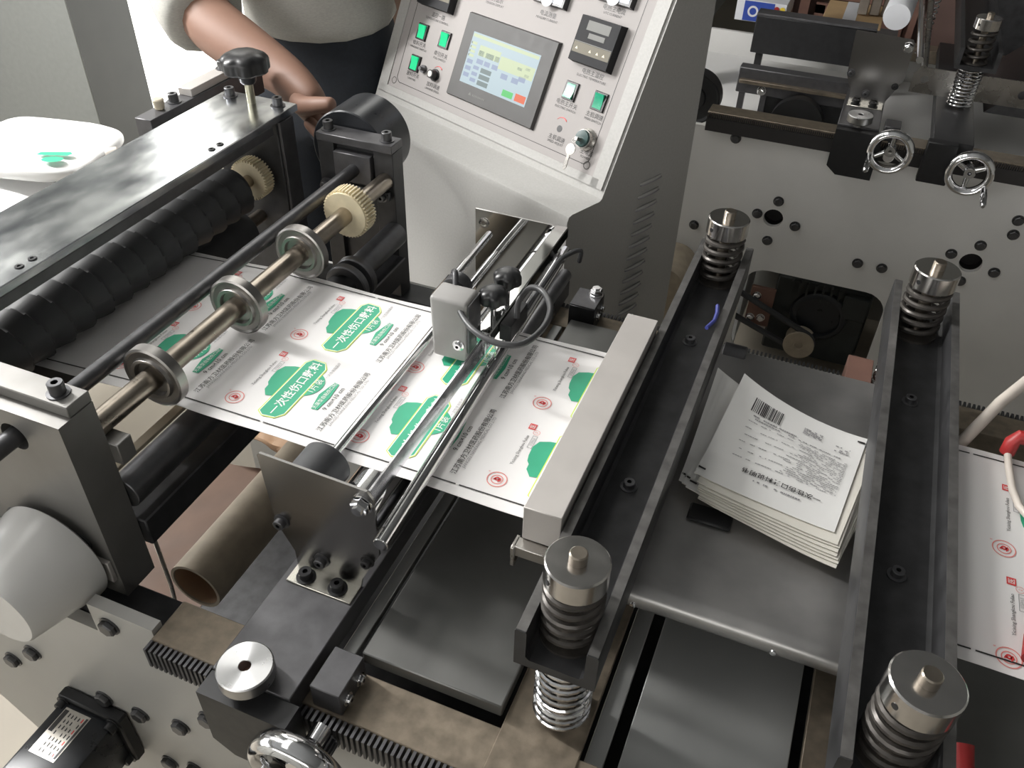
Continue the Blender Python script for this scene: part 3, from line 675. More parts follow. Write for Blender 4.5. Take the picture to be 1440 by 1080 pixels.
def carriage(ox, oy, who, y_end, wheel_label, wheel_rot=0.6, hrot=-1.4):
    O = lambda x: x + ox
    t = thing('carriage_bar', (O(-0.42), oy + 0.60, 0.80), 'blued steel carriage bar ' + who, 'carriage')
    part(t, 'bar_body', MB().box(O(-0.470), O(-0.374), oy + 0.362, oy + y_end, 0.8005, 0.832, bev=0.001), m_blued)
    part(t, 'clamp_block', MB().prism([(O(-0.470), 0.828), (O(-0.362), 0.828), (O(-0.362), 0.715), (O(-0.445), 0.715), (O(-0.470), 0.735)], 'xz', oy + 0.334, oy + 0.3615), m_blackp)
    part(t, 'pinion_block', MB().box(O(-0.3625), O(-0.327), oy + 0.382, oy + 0.434, 0.8005, 0.836, bev=0.001), m_blued)
    part(t, 'pinion', MB().gear((O(-0.338), oy + 0.345, 0.782), (O(-0.338), oy + 0.362, 0.782), 0.016, 18, 0.0035), m_gun)
    part(t, 'axle', MB().cyl((O(-0.338), oy + 0.312, 0.790), (O(-0.338), oy + 0.345, 0.785), 0.0125, n=20, bev=0.001), m_steel)
    for y in (0.395, 0.420): inst(t, 'chrome_screw', SOCKS2, (O(-0.327), oy + y, 0.815), RIGHT)
    t2 = thing('thumb_nut', (O(-0.424), oy + 0.364, 0.832), 'bright turned aluminium thumb nut on the carriage bar ' + who, 'nut')
    part(t2, 'disc', MB().lathe((O(-0.424), oy + 0.364, 0.843), (O(-0.424), oy + 0.364, 0.862), [(0, 0), (0.027, 0), (0.0295, 0.002), (0.0295, 0.017), (0.028, 0.0185), (0.0068, 0.0182), (0.0062, 0.0175), (0.0062, 0.004)], 44), m_alu)
    part(t2, 'stem', MB().cyl((O(-0.424), oy + 0.364, 0.832), (O(-0.424), oy + 0.364, 0.844), 0.011, n=20), m_steel)
    part(t2, 'bore', MB().cyl((O(-0.424), oy + 0.364, 0.845), (O(-0.424), oy + 0.364, 0.848), 0.0066, n=16), m_tile)
    handwheel(O(-0.338), oy + 0.318, 0.803, wheel_label, wheel_rot, hrot=hrot)
    t3 = thing('end_plate', (O(-0.42), oy + 0.513, 0.832), 'folded dull steel end plate bolted on the carriage bar ' + who, 'plate')
    pl = [(O(a), c) for a, c in ((-0.484, 1.007), (-0.487, 1.003), (-0.481, 0.90), (-0.462, 0.858), (-0.462, 0.8325), (-0.377, 0.8325), (-0.374, 0.850), (-0.347, 0.905), (-0.347, 0.992), (-0.354, 1.0025))]
    part(t3, 'upright_sheet', MB().prism(pl, 'xz', oy + 0.5135, oy + 0.5165), m_nearplate)
    part(t3, 'foot_flange', MB().box(O(-0.462), O(-0.377), oy + 0.488, oy + 0.5165, 0.8322, 0.8352, bev=0.0008), M('bare_steel_foot', (0.78, 0.76, 0.68), 0.25, 1.0, 0.06, 30, rvar=0.04))
    for x in (-0.442, -0.400): inst(t3, 'socket_screw', SOCK, (O(x), oy + 0.5005, 0.8352))
    for x, z, mm in ((-0.425, 0.860, SOCKG), (-0.363, 0.888, SOCKS), (-0.472, 0.905, SOCKG)): inst(t3, 'socket_screw', mm, (O(x), oy + 0.5135, z), FRONT)
    inst(t3, 'chrome_hex_nut', HEXC, (O(-0.360), oy + 0.5135, 0.983), FRONT)
    return t
SOCKS2 = socket_mesh(0.0055, 0.006).mesh('chrome_screw', [m_chrome, m_plastic])
carriage(0, 0, 'carrying the sensor across the rails', 1.235, 'chrome handwheel at the bottom edge beside the round thumb nut')
t = thing('end_plate', (-0.43, 1.12, 0.832), 'mirror-polished steel end plate in front of the control cabinet', 'plate')
part(t, 'upright_sheet', MB().prism([(-0.503, 1.000), (-0.375, 1.000), (-0.366, 0.997), (-0.362, 0.990), (-0.362, 0.832), (-0.503, 0.832)], 'xz', 1.118, 1.121), m_mirror)
part(t, 'foot_flange', MB().box(-0.47, -0.377, 1.118, 1.145, 0.832, 0.835, bev=0.0008), m_mirror)
inst(t, 'screw_head', MB().lathe((0, 0, 0), (0, 0, 1), [(0, 0.002), (0.004, 0.002), (0.005, 0.0028), (0.0085, 0.002), (0.009, 0)], 18).mesh('screw_head', m_steel), (-0.488, 1.118, 0.978), FRONT)
inst(t, 'chrome_hex_nut', HEXC, (-0.372, 1.118, 0.983), FRONT)
t = thing('rod_clamp', (-0.32, 1.18, 0.80), 'black clamp block with chrome screws at the far rail', 'block')
part(t, 'block', MB().box(-0.345, -0.300, 1.145, 1.20, 0.8005, 0.845, bev=0.001), m_blackp)
part(t, 'block_top', MB().box(-0.344, -0.301, 1.146, 1.199, 0.845, 0.847), m_blued)
inst(t, 'chrome_screw', SOCKS2, (-0.300, 1.16, 0.825), RIGHT); inst(t, 'chrome_screw', SOCKS2, (-0.300, 1.185, 0.825), RIGHT)
inst(t, 'chrome_screw', HEXC, (-0.312, 1.19, 0.847))
solo('guide_rod', MB().cyl((-0.3275, 0.488, 0.9595), (-0.350, 1.12, 0.9605), 0.0085, n=24, bev=0.001), m_chrome, (-0.34, 0.8, 0.96), 'bright chrome rod across the web beside the clear strip', 'rod')
solo('guide_rod', MB().cyl((-0.441, 0.517, 0.9575), (-0.447, 1.118, 0.9575), 0.0064, n=20), m_chrome, (-0.444, 0.8, 0.957), 'thin chrome rod pressing on the web left of the sensor', 'rod')
t = thing('pinch_roller', (-0.440, 0.55, 0.957), 'short black rubber pinch roller behind the dull end plate', 'roller')
part(t, 'rubber_sleeve', MB().lathe((-0.442, 0.524, 0.9575), (-0.442, 0.574, 0.9575), [(0.007, 0), (0.0275, 0), (0.0295, 0.002), (0.0295, 0.048), (0.0275, 0.05), (0.007, 0.05)], 36), m_rubber)
solo('steel_roller', MB().cyl((-0.392, 0.519, 0.9165), (-0.392, 1.116, 0.9165), 0.032, n=40, bev=0.001), m_chrome, (-0.402, 0.8, 0.922), 'polished steel roller carrying the web behind the end plate', 'roller')
solo('steel_roller', MB().cyl((-0.346, 0.520, 0.920), (-0.346, 1.116, 0.920), 0.0105, n=24, bev=0.001), m_gun, (-0.358, 0.8, 0.916), 'thin dark roller under the web beside the polished roller', 'roller')
solo('guard_strip', MB().box(-0.3545, -0.3515, 0.5175, 0.842, 0.975, 1.001, bev=0.0005), M('scuffed_bright_strip', (0.74, 0.74, 0.77), 0.16, 1.0, 0.12, 60, rvar=0.08), (-0.353, 0.68, 0.975), 'polished steel strip standing on edge over the printed web', 'strip')
t = thing('support_bar', (-0.352, 0.97, 0.985), 'square polished bar reaching from mirror plate to the sensor', 'bar')
part(t, 'square_bar', MB().box(-0.368, -0.347, 0.815, 1.118, 0.985, 1.003, bev=0.0015), m_mirror)
part(t, 'hanger', MB().box(-0.362, -0.357, 0.815, 0.828, 0.962, 0.985, bev=0.0006), m_mirror)
part(t, 'front_angle', MB().box(-0.3505, -0.336, 0.806, 0.810, 0.966, 0.9995, bev=0.0006), m_acr)
part(t, 'slide_bracket', MB().box(-0.3465, -0.330, 0.845, 0.905, 0.975, 1.000, bev=0.001), m_blackp)
for (x, y), lab in (((-0.3575, 0.850), 'small black star knob nearest the camera over the sensor arm'), ((-0.3575, 0.897), 'small black star knob behind another on the sensor arm')):
    t = thing('star_knob', (x, y, 1.003), lab, 'knob')
    part(t, 'stud', MB().cyl((x, y, 1.003), (x, y, 1.024), 0.0038, n=12), m_chrome)
    q = lobed((x, y), dome(1.028, 1.050, 0.0195), 6, n=72, amp=0.10)
    q.lathe((x, y, 1.020), (x, y, 1.030), [(0, 0), (0.0065, 0), (0.009, 0.010)], 18)
    part(t, 'knob_head', q, m_plastic)
t = thing('photo_sensor', (-0.405, 0.815, 0.965), 'grey plastic photo sensor box hanging over the web', 'sensor')
q = MB(); b2 = bmesh.new(); bmesh.ops.create_cube(b2, size=1)
for v in b2.verts:
    top = v.co.z > 0; v.co = Vector((-0.3985 + v.co.x * (0.052 if top else 0.047), 0.820 + v.co.y * 0.040, 1.0035 + v.co.z * 0.092))
bmesh.ops.bevel(b2, geom=list(b2.edges), offset=0.005, segments=3, affect='EDGES', profile=0.5); q.bm(b2)
part(t, 'sensor_body', q, m_sensor)
part(t, 'side_plate', MB().box(-0.3735, -0.3705, 0.803, 0.840, 0.972, 1.045, bev=0.0006), m_blued)
inst(t, 'chrome_screw', SOCKS2, (-0.384, 0.800, 0.985), FRONT)
part(t, 'lens_mount', MB().cyl((-0.41, 0.842, 1.035), (-0.41, 0.862, 1.035), 0.018, n=22), m_gun)
part(t, 'plug_rod', MB().cyl((-0.422, 0.862, 1.038), (-0.437, 1.02, 1.020), 0.0055, n=14), m_chrome)
path = [(-0.405, 0.838, 1.046), (-0.412, 0.852, 1.056), (-0.418, 0.860, 1.050), (-0.410, 0.842, 1.040), (-0.381, 0.801, 1.036), (-0.349, 0.773, 1.035), (-0.314, 0.763, 1.034), (-0.287, 0.775, 1.034), (-0.276, 0.812, 1.035), (-0.281, 0.853, 1.036), (-0.302, 0.886, 1.036), (-0.324, 0.893, 1.033), (-0.333, 0.878, 1.020), (-0.330, 0.865, 1.000)]
def smooth(P, n=6):
    out = []
    for i in range(len(P) - 1):
        p0, p1, p2, p3 = [Vector(P[max(0, min(len(P) - 1, k))]) for k in (i - 1, i, i + 1, i + 2)]
        for k in range(n):
            t_ = k / n; out.append(0.5 * (2 * p1 + (p2 - p0) * t_ + (2 * p0 - 5 * p1 + 4 * p2 - p3) * t_ ** 2 + (3 * p1 - p0 - 3 * p2 + p3) * t_ ** 3))
    return out + [Vector(P[-1])]
path = smooth(path)
solo('sensor_lead', MB().tube(smooth([(-0.330, 0.90, 0.995), (-0.322, 0.96, 1.012), (-0.328, 1.03, 1.0), (-0.318, 1.09, 0.985), (-0.325, 1.115, 0.95)]), 0.0036, 8), m_rubber, (-0.325, 1.0, 0.98), 'thin black lead running beside the polished sensor arm', 'cable')
solo('sensor_cable', MB().tube(path, 0.0041, 10), M('grey_cable', (0.05, 0.05, 0.052), 0.4, 0, 0.1, 60), (-0.35, 0.85, 1.03), 'dark grey sensor cable looped in a ring above the web', 'cable')

# ------------------------------------------------------------------ tray and the stack of finished pouches
t = thing('tray', (0.02, 0.85, 0.86), 'stainless sheet tray between the channel beams under the pouches', 'tray')
prof = [(0.603, 0.850), (0.597, 0.855), (0.594, 0.862), (0.594, 0.868), (0.597, 0.875), (0.604, 0.879), (0.612, 0.880), (1.085, 0.880)]
pr2 = [(y + (0.0015 if z < 0.878 else 0), z - (0.0018 if z >= 0.878 else 0)) for y, z in prof[::-1]]
part(t, 'sheet', MB().prism(prof + pr2, 'yz', -0.092, 0.150), m_tray)
part(t, 'rear_roll', MB().cyl((-0.08, 1.080, 0.874), (-0.045, 1.080, 0.874), 0.016, n=20, bev=0.002), m_blued)
for x in (-0.078, 0.075): inst(t, 'rivet', MB().lathe((0, 0, 0), (0, 0, 1), [(0.004, 0), (0.0034, 0.0018), (0, 0.0026)], 12).mesh('rivet', m_chrome), (x, 0.594, 0.862), FRONT)
part(t, 'tray_leg', MB().box(-0.08, 0.14, 0.70, 0.712, 0.789, 0.8782), m_dark)
part(t, 'tray_leg', MB().box(-0.08, 0.14, 1.02, 1.032, 0.789, 0.8782), m_dark)
part(t, 'edge_angle', MB().box(-0.070, 0.128, 0.612, 0.632, 0.866, 0.8780), m_dark)
solo('hook_clip', MB().box(-0.052, 0.0, 0.722, 0.75, 0.8805, 0.886, bev=0.002), m_blackp, (-0.03, 0.735, 0.8805), 'small black clip on the tray under the pouch stack', 'clip')
ANG = math.radians(-16.0)
PW, PH = 0.168, 0.176
def pouch(cx, cy, cz, rot, curl, label, group, printed=False, seed=0):
    rnd = random.Random(seed)
    t = thing('pouch', (cx, cy, cz), label, 'pouch', group)
    cu, su = math.cos(rot), math.sin(rot)
    e1, e2 = rnd.uniform(-1, 1), rnd.uniform(0, 1)
    def Zw(wx, wy):    # the whole stack is bent alike, so no sheet cuts through another
        g = math.radians(-7.0); dx, dy = wx - 0.037, wy - 0.838
        a = dx * math.cos(g) + dy * math.sin(g); c = -dx * math.sin(g) + dy * math.cos(g)
        u, v = a / PW, c / PH
        z = 0.5 * (u - 0.18) ** 2 + 0.75 * max(0.0, 0.5 - u) ** 2 * max(0.0, 0.25 + v) + 0.16 * math.exp(-((u - 0.05) ** 2 + v ** 2) * 9)
        z += 0.10 * max(0.0, -v - 0.25) * math.cos(5 * u) + 0.30 * max(0.0, v - 0.2) ** 2
        return 0.050 * z
    def Z(a, c): return Zw(cx + a * cu - c * su, cy + a * su + c * cu)
    def pt(a, c, k=0.0): return (cx + a * cu - c * su, cy + a * su + c * cu, cz + Z(a, c) + k)
    def fn(u, v): return pt(PW * (u - 0.5), PH * (v - 0.5))
    part(t, 'paper_face', MB().sheet(fn, 40, 40, 0.0007, 0, 1), [m_pouch if printed or seed < 5 else m_pouchc, m_pouchc])
    q = MB()
    def rect(a0, a1, c0, c1, m=0):
        n = max(1, int((a1 - a0) / 0.012)); 
        for i in range(n):
            x0 = a0 + (a1 - a0) * i / n; x1 = a0 + (a1 - a0) * (i + 1) / n
            ks = max(1, int((c1 - c0) / 0.005))
            for kk in range(ks):
                d0 = c0 + (c1 - c0) * kk / ks; d1 = c0 + (c1 - c0) * (kk + 1) / ks
                q.poly([pt(x0, d0, 0.0015), pt(x1, d0, 0.0015), pt(x1, d1, 0.0015), pt(x0, d1, 0.0015)], m)
    rect(-PW / 2 + 0.001, -PW / 2 + 0.010, -PH / 2 + 0.010, -PH / 2 + 0.013); rect(PW / 2 - 0.010, PW / 2 - 0.001, PH / 2 - 0.013, PH / 2 - 0.010)
    if printed:
        part(t, 'edge_mark', q, [m_ink, m_grey], flat=True); q = MB()
        # barcode, turned upside down like the rest of the print
        a = -0.058
        while a < -0.020:
            w = rnd.choice((0.0006, 0.0009, 0.0014)); rect(a, a + w, 0.043, 0.067); a += w + rnd.choice((0.0006, 0.0015))
        part(t, 'barcode', q, [m_ink, m_grey], flat=True); q = MB()
        def lines(a0, a1, c, h, m, fill=0.8):
            x = a0
            while x < a1:
                w = rnd.uniform(0.0012, 0.004)
                if rnd.random() < fill: rect(x, min(a1, x + w), c, c + h, m)
                x += w + 0.0006
        lines(-0.052, 0.005, 0.0365, 0.0022, 1); lines(-0.052, 0.066, 0.032, 0.0018, 1, 0.7)
        for k in range(5): lines(0.010, 0.034, 0.050 + k * 0.0026, 0.0016, 1, 0.75)
        for k in range(4): lines(0.052, 0.070, 0.043 + k * 0.0032, 0.0020, 1, 0.7)
        part(t, 'heading_print', q, [m_ink, m_grey], flat=True); q = MB()
        for k in range(21):
            c = 0.026 - k * 0.0030
            lines(-0.055 + (0.055 + 0.03 * rnd.random()) * (k % 4 > 0), 0.072, c, 0.0011, 1, 0.66)
        part(t, 'small_print', q, [m_ink, m_grey], flat=True); q = MB()
        lines(-0.02, 0.05, -0.062, 0.0022, 1, 0.6)
        part(t, 'footer_print', q, [m_ink, m_grey], flat=True); q = MB()
        body = '一次性伤口敷料说明书'
        U = Vector((-cu, -su, 0)); Wv = Vector((su, -cu, 0))
        for k, chx in enumerate(body):
            aa = 0.054 - k * 0.0096; cc = -0.0500
            p = Vector(pt(aa, cc, 0.0018)); sl = (Z(aa + 0.004, cc) - Z(aa - 0.004, cc)) / 0.008
            q.text(chx, 0.0092, p, (U + Vector((0, 0, -sl))).normalized(), Wv, 0, bold=0.015)
    part(t, 'title_print' if printed else 'edge_mark', q, [m_ink, m_grey], flat=True)
    return t
NP = 13
G = 'pouches fanned out in the stack on the tray'
for k in range(NP):
    rj = math.radians(random.uniform(-1.2, 1.2))
    if k < 5: c = (0.012 + 0.005 * k, 0.850 - 0.006 * k); ro = -2.0 - 1.5 * k
    elif k < NP - 1: f = (k - 5) / (NP - 6); c = (0.056 - 0.012 * f, 0.806 + 0.022 * f); ro = -13.0 + 6 * f
    else: c = (0.037, 0.838); ro = -7.0
    pouch(c[0], c[1], 0.8865 + k * 0.0021, math.radians(ro) + rj, 0.030 + 0.022 * (k / NP),
          'printed white pouch lying face-up on top of the stack on the tray' if k == NP - 1 else ('bottom white pouch of the stack, touching the tray' if k == 0 else ('white pouch edge peeking out at the left side of the stack' if k < 5 else 'cream-backed pouch fanned out along the near edge of the stack')), G, k == NP - 1, k)

# ------------------------------------------------------------------ waste under the web
t = thing('paper_core', (-0.67, 0.75, 0.60), 'hollow grey-brown winding tube lying under the web', 'tube')
part(t, 'tube_wall', MB().lathe((-0.672, 0.535, 0.655), (-0.672, 1.08, 0.655), [(0.036, 0.2), (0.036, 0.0), (0.0405, 0.0), (0.0405, 0.545), (0.036, 0.545)], 36), m_core)
part(t, 'tube_lining', MB().lathe((-0.672, 0.538, 0.655), (-0.672, 1.08, 0.655), [(0.0358, 0.0), (0.0358, 0.53), (0, 0.53)], 30), m_kraft)
def crumple(x0, x1, y0, y1, z, amp, seed, name, mats, label, cat, n=22):
    rnd = random.Random(seed); ph = [(rnd.uniform(8, 30), rnd.uniform(8, 30), rnd.uniform(0, 6)) for _ in range(6)]
    def fn(u, v):
        x = x0 + (x1 - x0) * u; y = y0 + (y1 - y0) * v; h = 0
        for a, c, p in ph: h += abs(math.sin(a * x + c * y + p)) ** 0.6 - 0.5
        return (x + 0.01 * math.sin(y * 40 + seed), y + 0.01 * math.sin(x * 37), z + amp * h * 0.35)
    return solo(name, MB().sheet(fn, n, n, 0.0015), mats, ((x0 + x1) / 2, (y0 + y1) / 2, z), label, cat)
crumple(-0.985, -0.80, 0.87, 1.13, 0.545, 0.05, 3, 'kraft_sheet', m_kraft, 'crumpled brown kraft paper under the printed web', 'paper')
crumple(-0.905, -0.73, 0.50, 0.87, 0.51, 0.012, 5, 'kraft_sheet', M('dark_kraft', (0.12, 0.072, 0.05), 0.7, 0, 0.15, 20, 0.1), 'smooth dark brown carton panel beside the winding tube', 'carton', 8)
o = crumple(-1.07, -0.915, 0.55, 0.86, 0.462, 0.006, 8, 'waste_web', m_paper, 'strip of printed waste web hanging under the rollers', 'paper', 10)
for k in range(4):
    q = MB(); c = Vector((-0.965, 0.62 + 0.075 * k, 0.4715)); q.poly([c + Vector(p) for p in ((-0.02, -0.01, 0), (0.012, -0.016, 0), (0.022, 0.004, 0), (0.006, 0.02, 0), (-0.016, 0.012, 0))])
    part(o, 'green_print', q, m_green, flat=True)
crumple(-0.795, -0.725, 0.90, 1.12, 0.58, 0.02, 11, 'film_scrap', M('grey_film', (0.20, 0.19, 0.18), 0.3, 0, 0.1, 30), 'crumpled grey film scrap between tube and kraft paper', 'film', 10)

# ------------------------------------------------------------------ control cabinet
cb = thing('control_cabinet', (-0.4071, 1.30, 0), 'pale grey sloped control cabinet with touch screen behind the machine', 'cabinet', rz=math.radians(-23.5))
WL = -0.672
prof = [(0, 0.02), (0, 0.905), (0.004, 0.914), (0.012, 0.917), (0.085, 0.917), (0.091, 0.920), (0.32, 1.412), (0.357, 1.412), (0.357, 0.02)]
part(cb, 'body', MB().prism(prof, 'yz', WL, 0.0), m_cab, local=True)
C65, S65 = math.cos(math.radians(65)), math.sin(math.radians(65))
PU = Vector((1, 0, 0)); PV = Vector((0, C65, S65)); PN = Vector((0, -S65, C65)); PO = Vector((0, 0.089, 0.917))
def pp(x, s, h=0.0): return PO + PU * x + PV * s + PN * h
def pbox(mb, x0, x1, s0, s1, h0, h1, m=0, ins=0.0):
    V = []
    for h, i in ((h0, 0), (h1, ins)):
        V += [pp(x0 + i, s0 + i, h), pp(x1 - i, s0 + i, h), pp(x1 - i, s1 - i, h), pp(x0 + i, s1 - i, h)]
    return mb.add(V, [(0, 3, 2, 1), (4, 5, 6, 7), (0, 1, 5, 4), (1, 2, 6, 5), (2, 3, 7, 6), (3, 0, 4, 7)], m)
def ptext(mb, body, size, x, s, m=0, h=0.0026): return mb.text(body, size, pp(x, s, h), PU, PV, m)
def pcyl(mb, x, s, h0, h1, r, m=0, n=24, r2=None): return mb.cyl(pp(x, s, h0), pp(x, s, h1), r, r2, n, m)
q = MB()
for a in ((WL + 0.012, -0.018, 0.018, 0.034), (WL + 0.012, -0.018, 0.46, 0.474)): pbox(q, a[0], a[1], a[2], a[3], -0.001, 0.004)
for a in ((WL + 0.006, WL + 0.034), (-0.034, -0.006)): pbox(q, a[0], a[1], 0.018, 0.474, -0.001, 0.004)
part(cb, 'panel_frame', q, m_cab, local=True)
pnl = part(cb, 'panel_plate', pbox(MB(), -0.638, -0.034, 0.034, 0.46, 0.0, 0.002), m_panel, local=True, label='pinkish-white printed control panel')
q = MB()
for x0, x1, s0, s1 in ((-0.60, -0.062, 0.0475, 0.0487), (-0.616, -0.6148, 0.062, 0.45), (-0.0552, -0.054, 0.062, 0.45)): pbox(q, x0, x1, s0, s1, 0.002, 0.0023)
for c, a0 in (((-0.60, 0.062), 180), ((-0.07, 0.062), 270)):
    pts = [pp(c[0] + 0.0155 * math.cos(math.radians(a0 + 9 * i)), c[1] + 0.0145 * math.sin(math.radians(a0 + 9 * i)), 0.0022) for i in range(11)]
    q.tube(pts, 0.0006, 4)
for x0 in (-0.622, -0.056): q.tube([pp(x0 + 0.007 * math.cos(a * PI / 6), 0.048 + 0.007 * math.sin(a * PI / 6), 0.0022) for a in range(12)], 0.0006, 4, closed=True)
part(pnl, 'border_line', q, m_ink, local=True)
q = MB()
LB = (('电流测量', 'MEASURE CURRENT', -0.2584, 0.266), ('电热主电流', 'UTC CURRENT', -0.1157, 0.307), ('电热主温控', 'ELECTRIC TEMPERATURE', -0.1126, 0.1945), ('电热主开关', 'ELECTRIC SWITCH', -0.1464, 0.130),
      ('主机调速', 'MAIN SWITCH', -0.0778, 0.1287), ('主机调速', 'SPEED ADJUST', -0.1429, 0.0664), ('主电源', 'POWER', -0.066, 0.0640), ('温控一路', 'TEMPERATURE CONTROL', -0.543, 0.197), ('收料开关', 'WINDING SWITCH', -0.5758, 0.1325),
      ('牵引开关', 'PULL SWITCH', -0.504, 0.1275), ('放料开关', 'UNWIND', -0.5691, 0.069), ('放料调速', 'UNWIND SPEED', -0.5001, 0.0645), ('张力显示', 'TENSION DISPLAY', -0.3987, 0.262))
for zh, en, x, s in LB:
    q = MB(); ptext(q, zh, 0.0105, x, s + 0.005); ptext(q, en, 0.0062, x, s - 0.0045)
    part(pnl, 'panel_lettering', q, m_ink, local=True, flat=True)
q = MB()
for x in (-0.4985, -0.1440): q.tube([pp(x + 0.016 * math.cos(math.radians(140 - 10 * i)), 0.0925 + 0.017 * math.sin(math.radians(140 - 10 * i)), 0.0023) for i in range(10)], [0.0003 + 0.0001 * i for i in range(10)], 5)
part(pnl, 'dial_arc', q, m_red, local=True)
# touch screen
hm = part(cb, 'touch_screen', pbox(MB(), -0.4525, -0.2025, 0.066, 0.232, 0.001, 0.010, 0, 0.003), m_bezel, local=True, label='grey-bezelled touch screen')
sc = part(hm, 'display', pbox(MB(), -0.4225, -0.2360, 0.100, 0.1985, 0.0095, 0.0103), m_scr, local=True, label='lit pale blue screen')
SX, SY = -0.4225, 0.1985
q = MB()
def sr(x, y, w, h, m): pbox(q, SX + x, SX + x + w, SY - y - h, SY - y, 0.0103, 0.01045, m)
sr(0.002, 0.003, 0.182, 0.006, 0)
for k in range(4): sr(0.004, 0.018 + k * 0.008, 0.014, 0.005, 0); sr(0.002, 0.0185 + k * 0.008, 0.003, 0.004, 1)
sr(0.028, 0.020, 0.060, 0.020, 0); sr(0.090, 0.026, 0.094, 0.024, 0)
for x, w in ((0.030, 0.014), (0.050, 0.022), (0.076, 0.012)): sr(x, 0.030, w, 0.010, 1)
for x, w in ((0.030, 0.018), (0.052, 0.016), (0.074, 0.016)): sr(x, 0.046, w, 0.009, 2)
for x, y in ((0.104, 0.055), (0.134, 0.055), (0.150, 0.048)): sr(x, y, 0.018, 0.010, 2)
for k in range(3): sr(0.048, 0.060 + k * 0.012, 0.030, 0.009, 1); sr(0.026, 0.060 + k * 0.012, 0.016, 0.007, 2); sr(0.004, 0.052 + k * 0.013, 0.016, 0.008, 2)
for x, y in ((0.140, 0.034), (0.160, 0.030), (0.162, 0.042)): sr(x, y, 0.012, 0.005, 1)
sr(0.1205, 0.082, 0.029, 0.012, 3); sr(0.1555, 0.080, 0.028, 0.014, 4)
part(sc, 'screen_fields', q, [m_scry, m_scrg, m_scrb, m_scrbt, m_scrr], local=True)
q = MB(); q.poly([pp(-0.388, 0.0815, 0.0104), pp(-0.380, 0.0815, 0.0104), pp(-0.384, 0.088, 0.0104)]); 
for k in range(9): pbox(q, -0.376 + 0.004 * k, -0.3735 + 0.004 * k, 0.0815, 0.0852, 0.0100, 0.0104)
part(hm, 'maker_mark', q, m_lcd, local=True)
# rocker switches
for x, s, lit, lab in ((-0.5755, 0.1615, 1, 0), (-0.504, 0.1625, 1, 0), (-0.571, 0.097, 1, 0), (-0.1475, 0.158, 2, 0), (-0.0775, 0.159, 2, 0)):
    sw = part(cb, 'rocker_switch', pbox(MB(), x - 0.0155, x + 0.0155, s - 0.017, s + 0.017, 0.002, 0.006, 0, 0.0012), m_plastic, local=True)
    q = MB(); hi, lo = (0.0105, 0.0065)
    if s == 0.158: hi, lo = lo, hi
    V = [pp(x - 0.010, s - 0.014, 0.005), pp(x + 0.010, s - 0.014, 0.005), pp(x + 0.010, s + 0.014, 0.005), pp(x - 0.010, s + 0.014, 0.005),
         pp(x - 0.010, s - 0.013, lo), pp(x + 0.010, s - 0.013, lo), pp(x + 0.010, s, 0.0068), pp(x - 0.010, s, 0.0068), pp(x + 0.010, s + 0.013, hi), pp(x - 0.010, s + 0.013, hi)]
    q.add(V, [(4, 5, 6, 7), (7, 6, 8, 9), (0, 1, 5, 4), (2, 3, 9, 8), (0, 4, 7), (0, 7, 3), (3, 7, 9), (1, 6, 5), (1, 2, 6), (2, 8, 6)])
    part(sw, 'rocker', q, m_glow if lit == 1 else m_glowd, local=True, label='glowing green rocker' if lit == 1 else 'green rocker')
# speed knob, toggle, empty hole, key switch
kn = part(cb, 'speed_knob', pcyl(pcyl(MB(), -0.5035, 0.0905, 0.002, 0.018, 0.010, r2=0.0085), -0.5035, 0.0905, 0.002, 0.005, 0.0125), m_plastic, local=True)
part(kn, 'knob_cap', pcyl(MB(), -0.5035, 0.0905, 0.018, 0.0185, 0.006), m_steel, local=True)
part(cb, 'toggle', pcyl(pcyl(MB(), -0.540, 0.093, 0.002, 0.008, 0.008), -0.536, 0.093, 0.006, 0.020, 0.004), m_gun, local=True)
part(cb, 'empty_hole', pcyl(MB(), -0.1439, 0.0888, 0.0015, 0.0024, 0.0062), m_plastic, local=True)
ks = part(cb, 'key_switch', MB().lathe(pp(-0.074, 0.090, 0.002), pp(-0.074, 0.090, 0.02), [(0, 0), (0.020, 0), (0.020, 0.004), (0.0165, 0.007), (0.0165, 0.016), (0, 0.016)], 32), m_steel, local=True)
part(ks, 'lock_face', MB().lathe(pp(-0.074, 0.090, 0.016), pp(-0.074, 0.090, 0.03), [(0.0165, 0), (0.0145, 0.006), (0, 0.007)], 28), M('green_black_lock', (0.01, 0.045, 0.04), 0.3, 0, 0.1, 60), local=True)
ky = part(ks, 'key', pbox(MB(), -0.078, -0.072, 0.084, 0.0905, 0.022, 0.036), m_steel, local=True)
q = MB(); q.tube([pp(-0.0785 + 0.004 * math.cos(a * PI / 6), 0.083 + 0.004 * math.sin(a * PI / 6), 0.034) for a in range(12)], 0.0008, 6, closed=True)
kx, ksz = -0.0815, 0.0655
q.lathe(pp(kx, ksz, 0.030), pp(kx, ksz, 0.032), [(0, 0), (0.0105, 0), (0.0105, 0.002), (0, 0.002)], 22)
q.add([pp(kx + a, ksz + c, h) for h in (0.030, 0.032) for a, c in ((-0.003, -0.008), (0.003, -0.008), (0.004, -0.034), (0.000, -0.038), (-0.003, -0.034))], [(0, 1, 2, 3, 4), (9, 8, 7, 6, 5)] + [(i, (i + 1) % 5, 5 + (i + 1) % 5, 5 + i) for i in range(5)])
part(ks, 'spare_key', q, m_steel, local=True, label='steel key dangling on a ring')
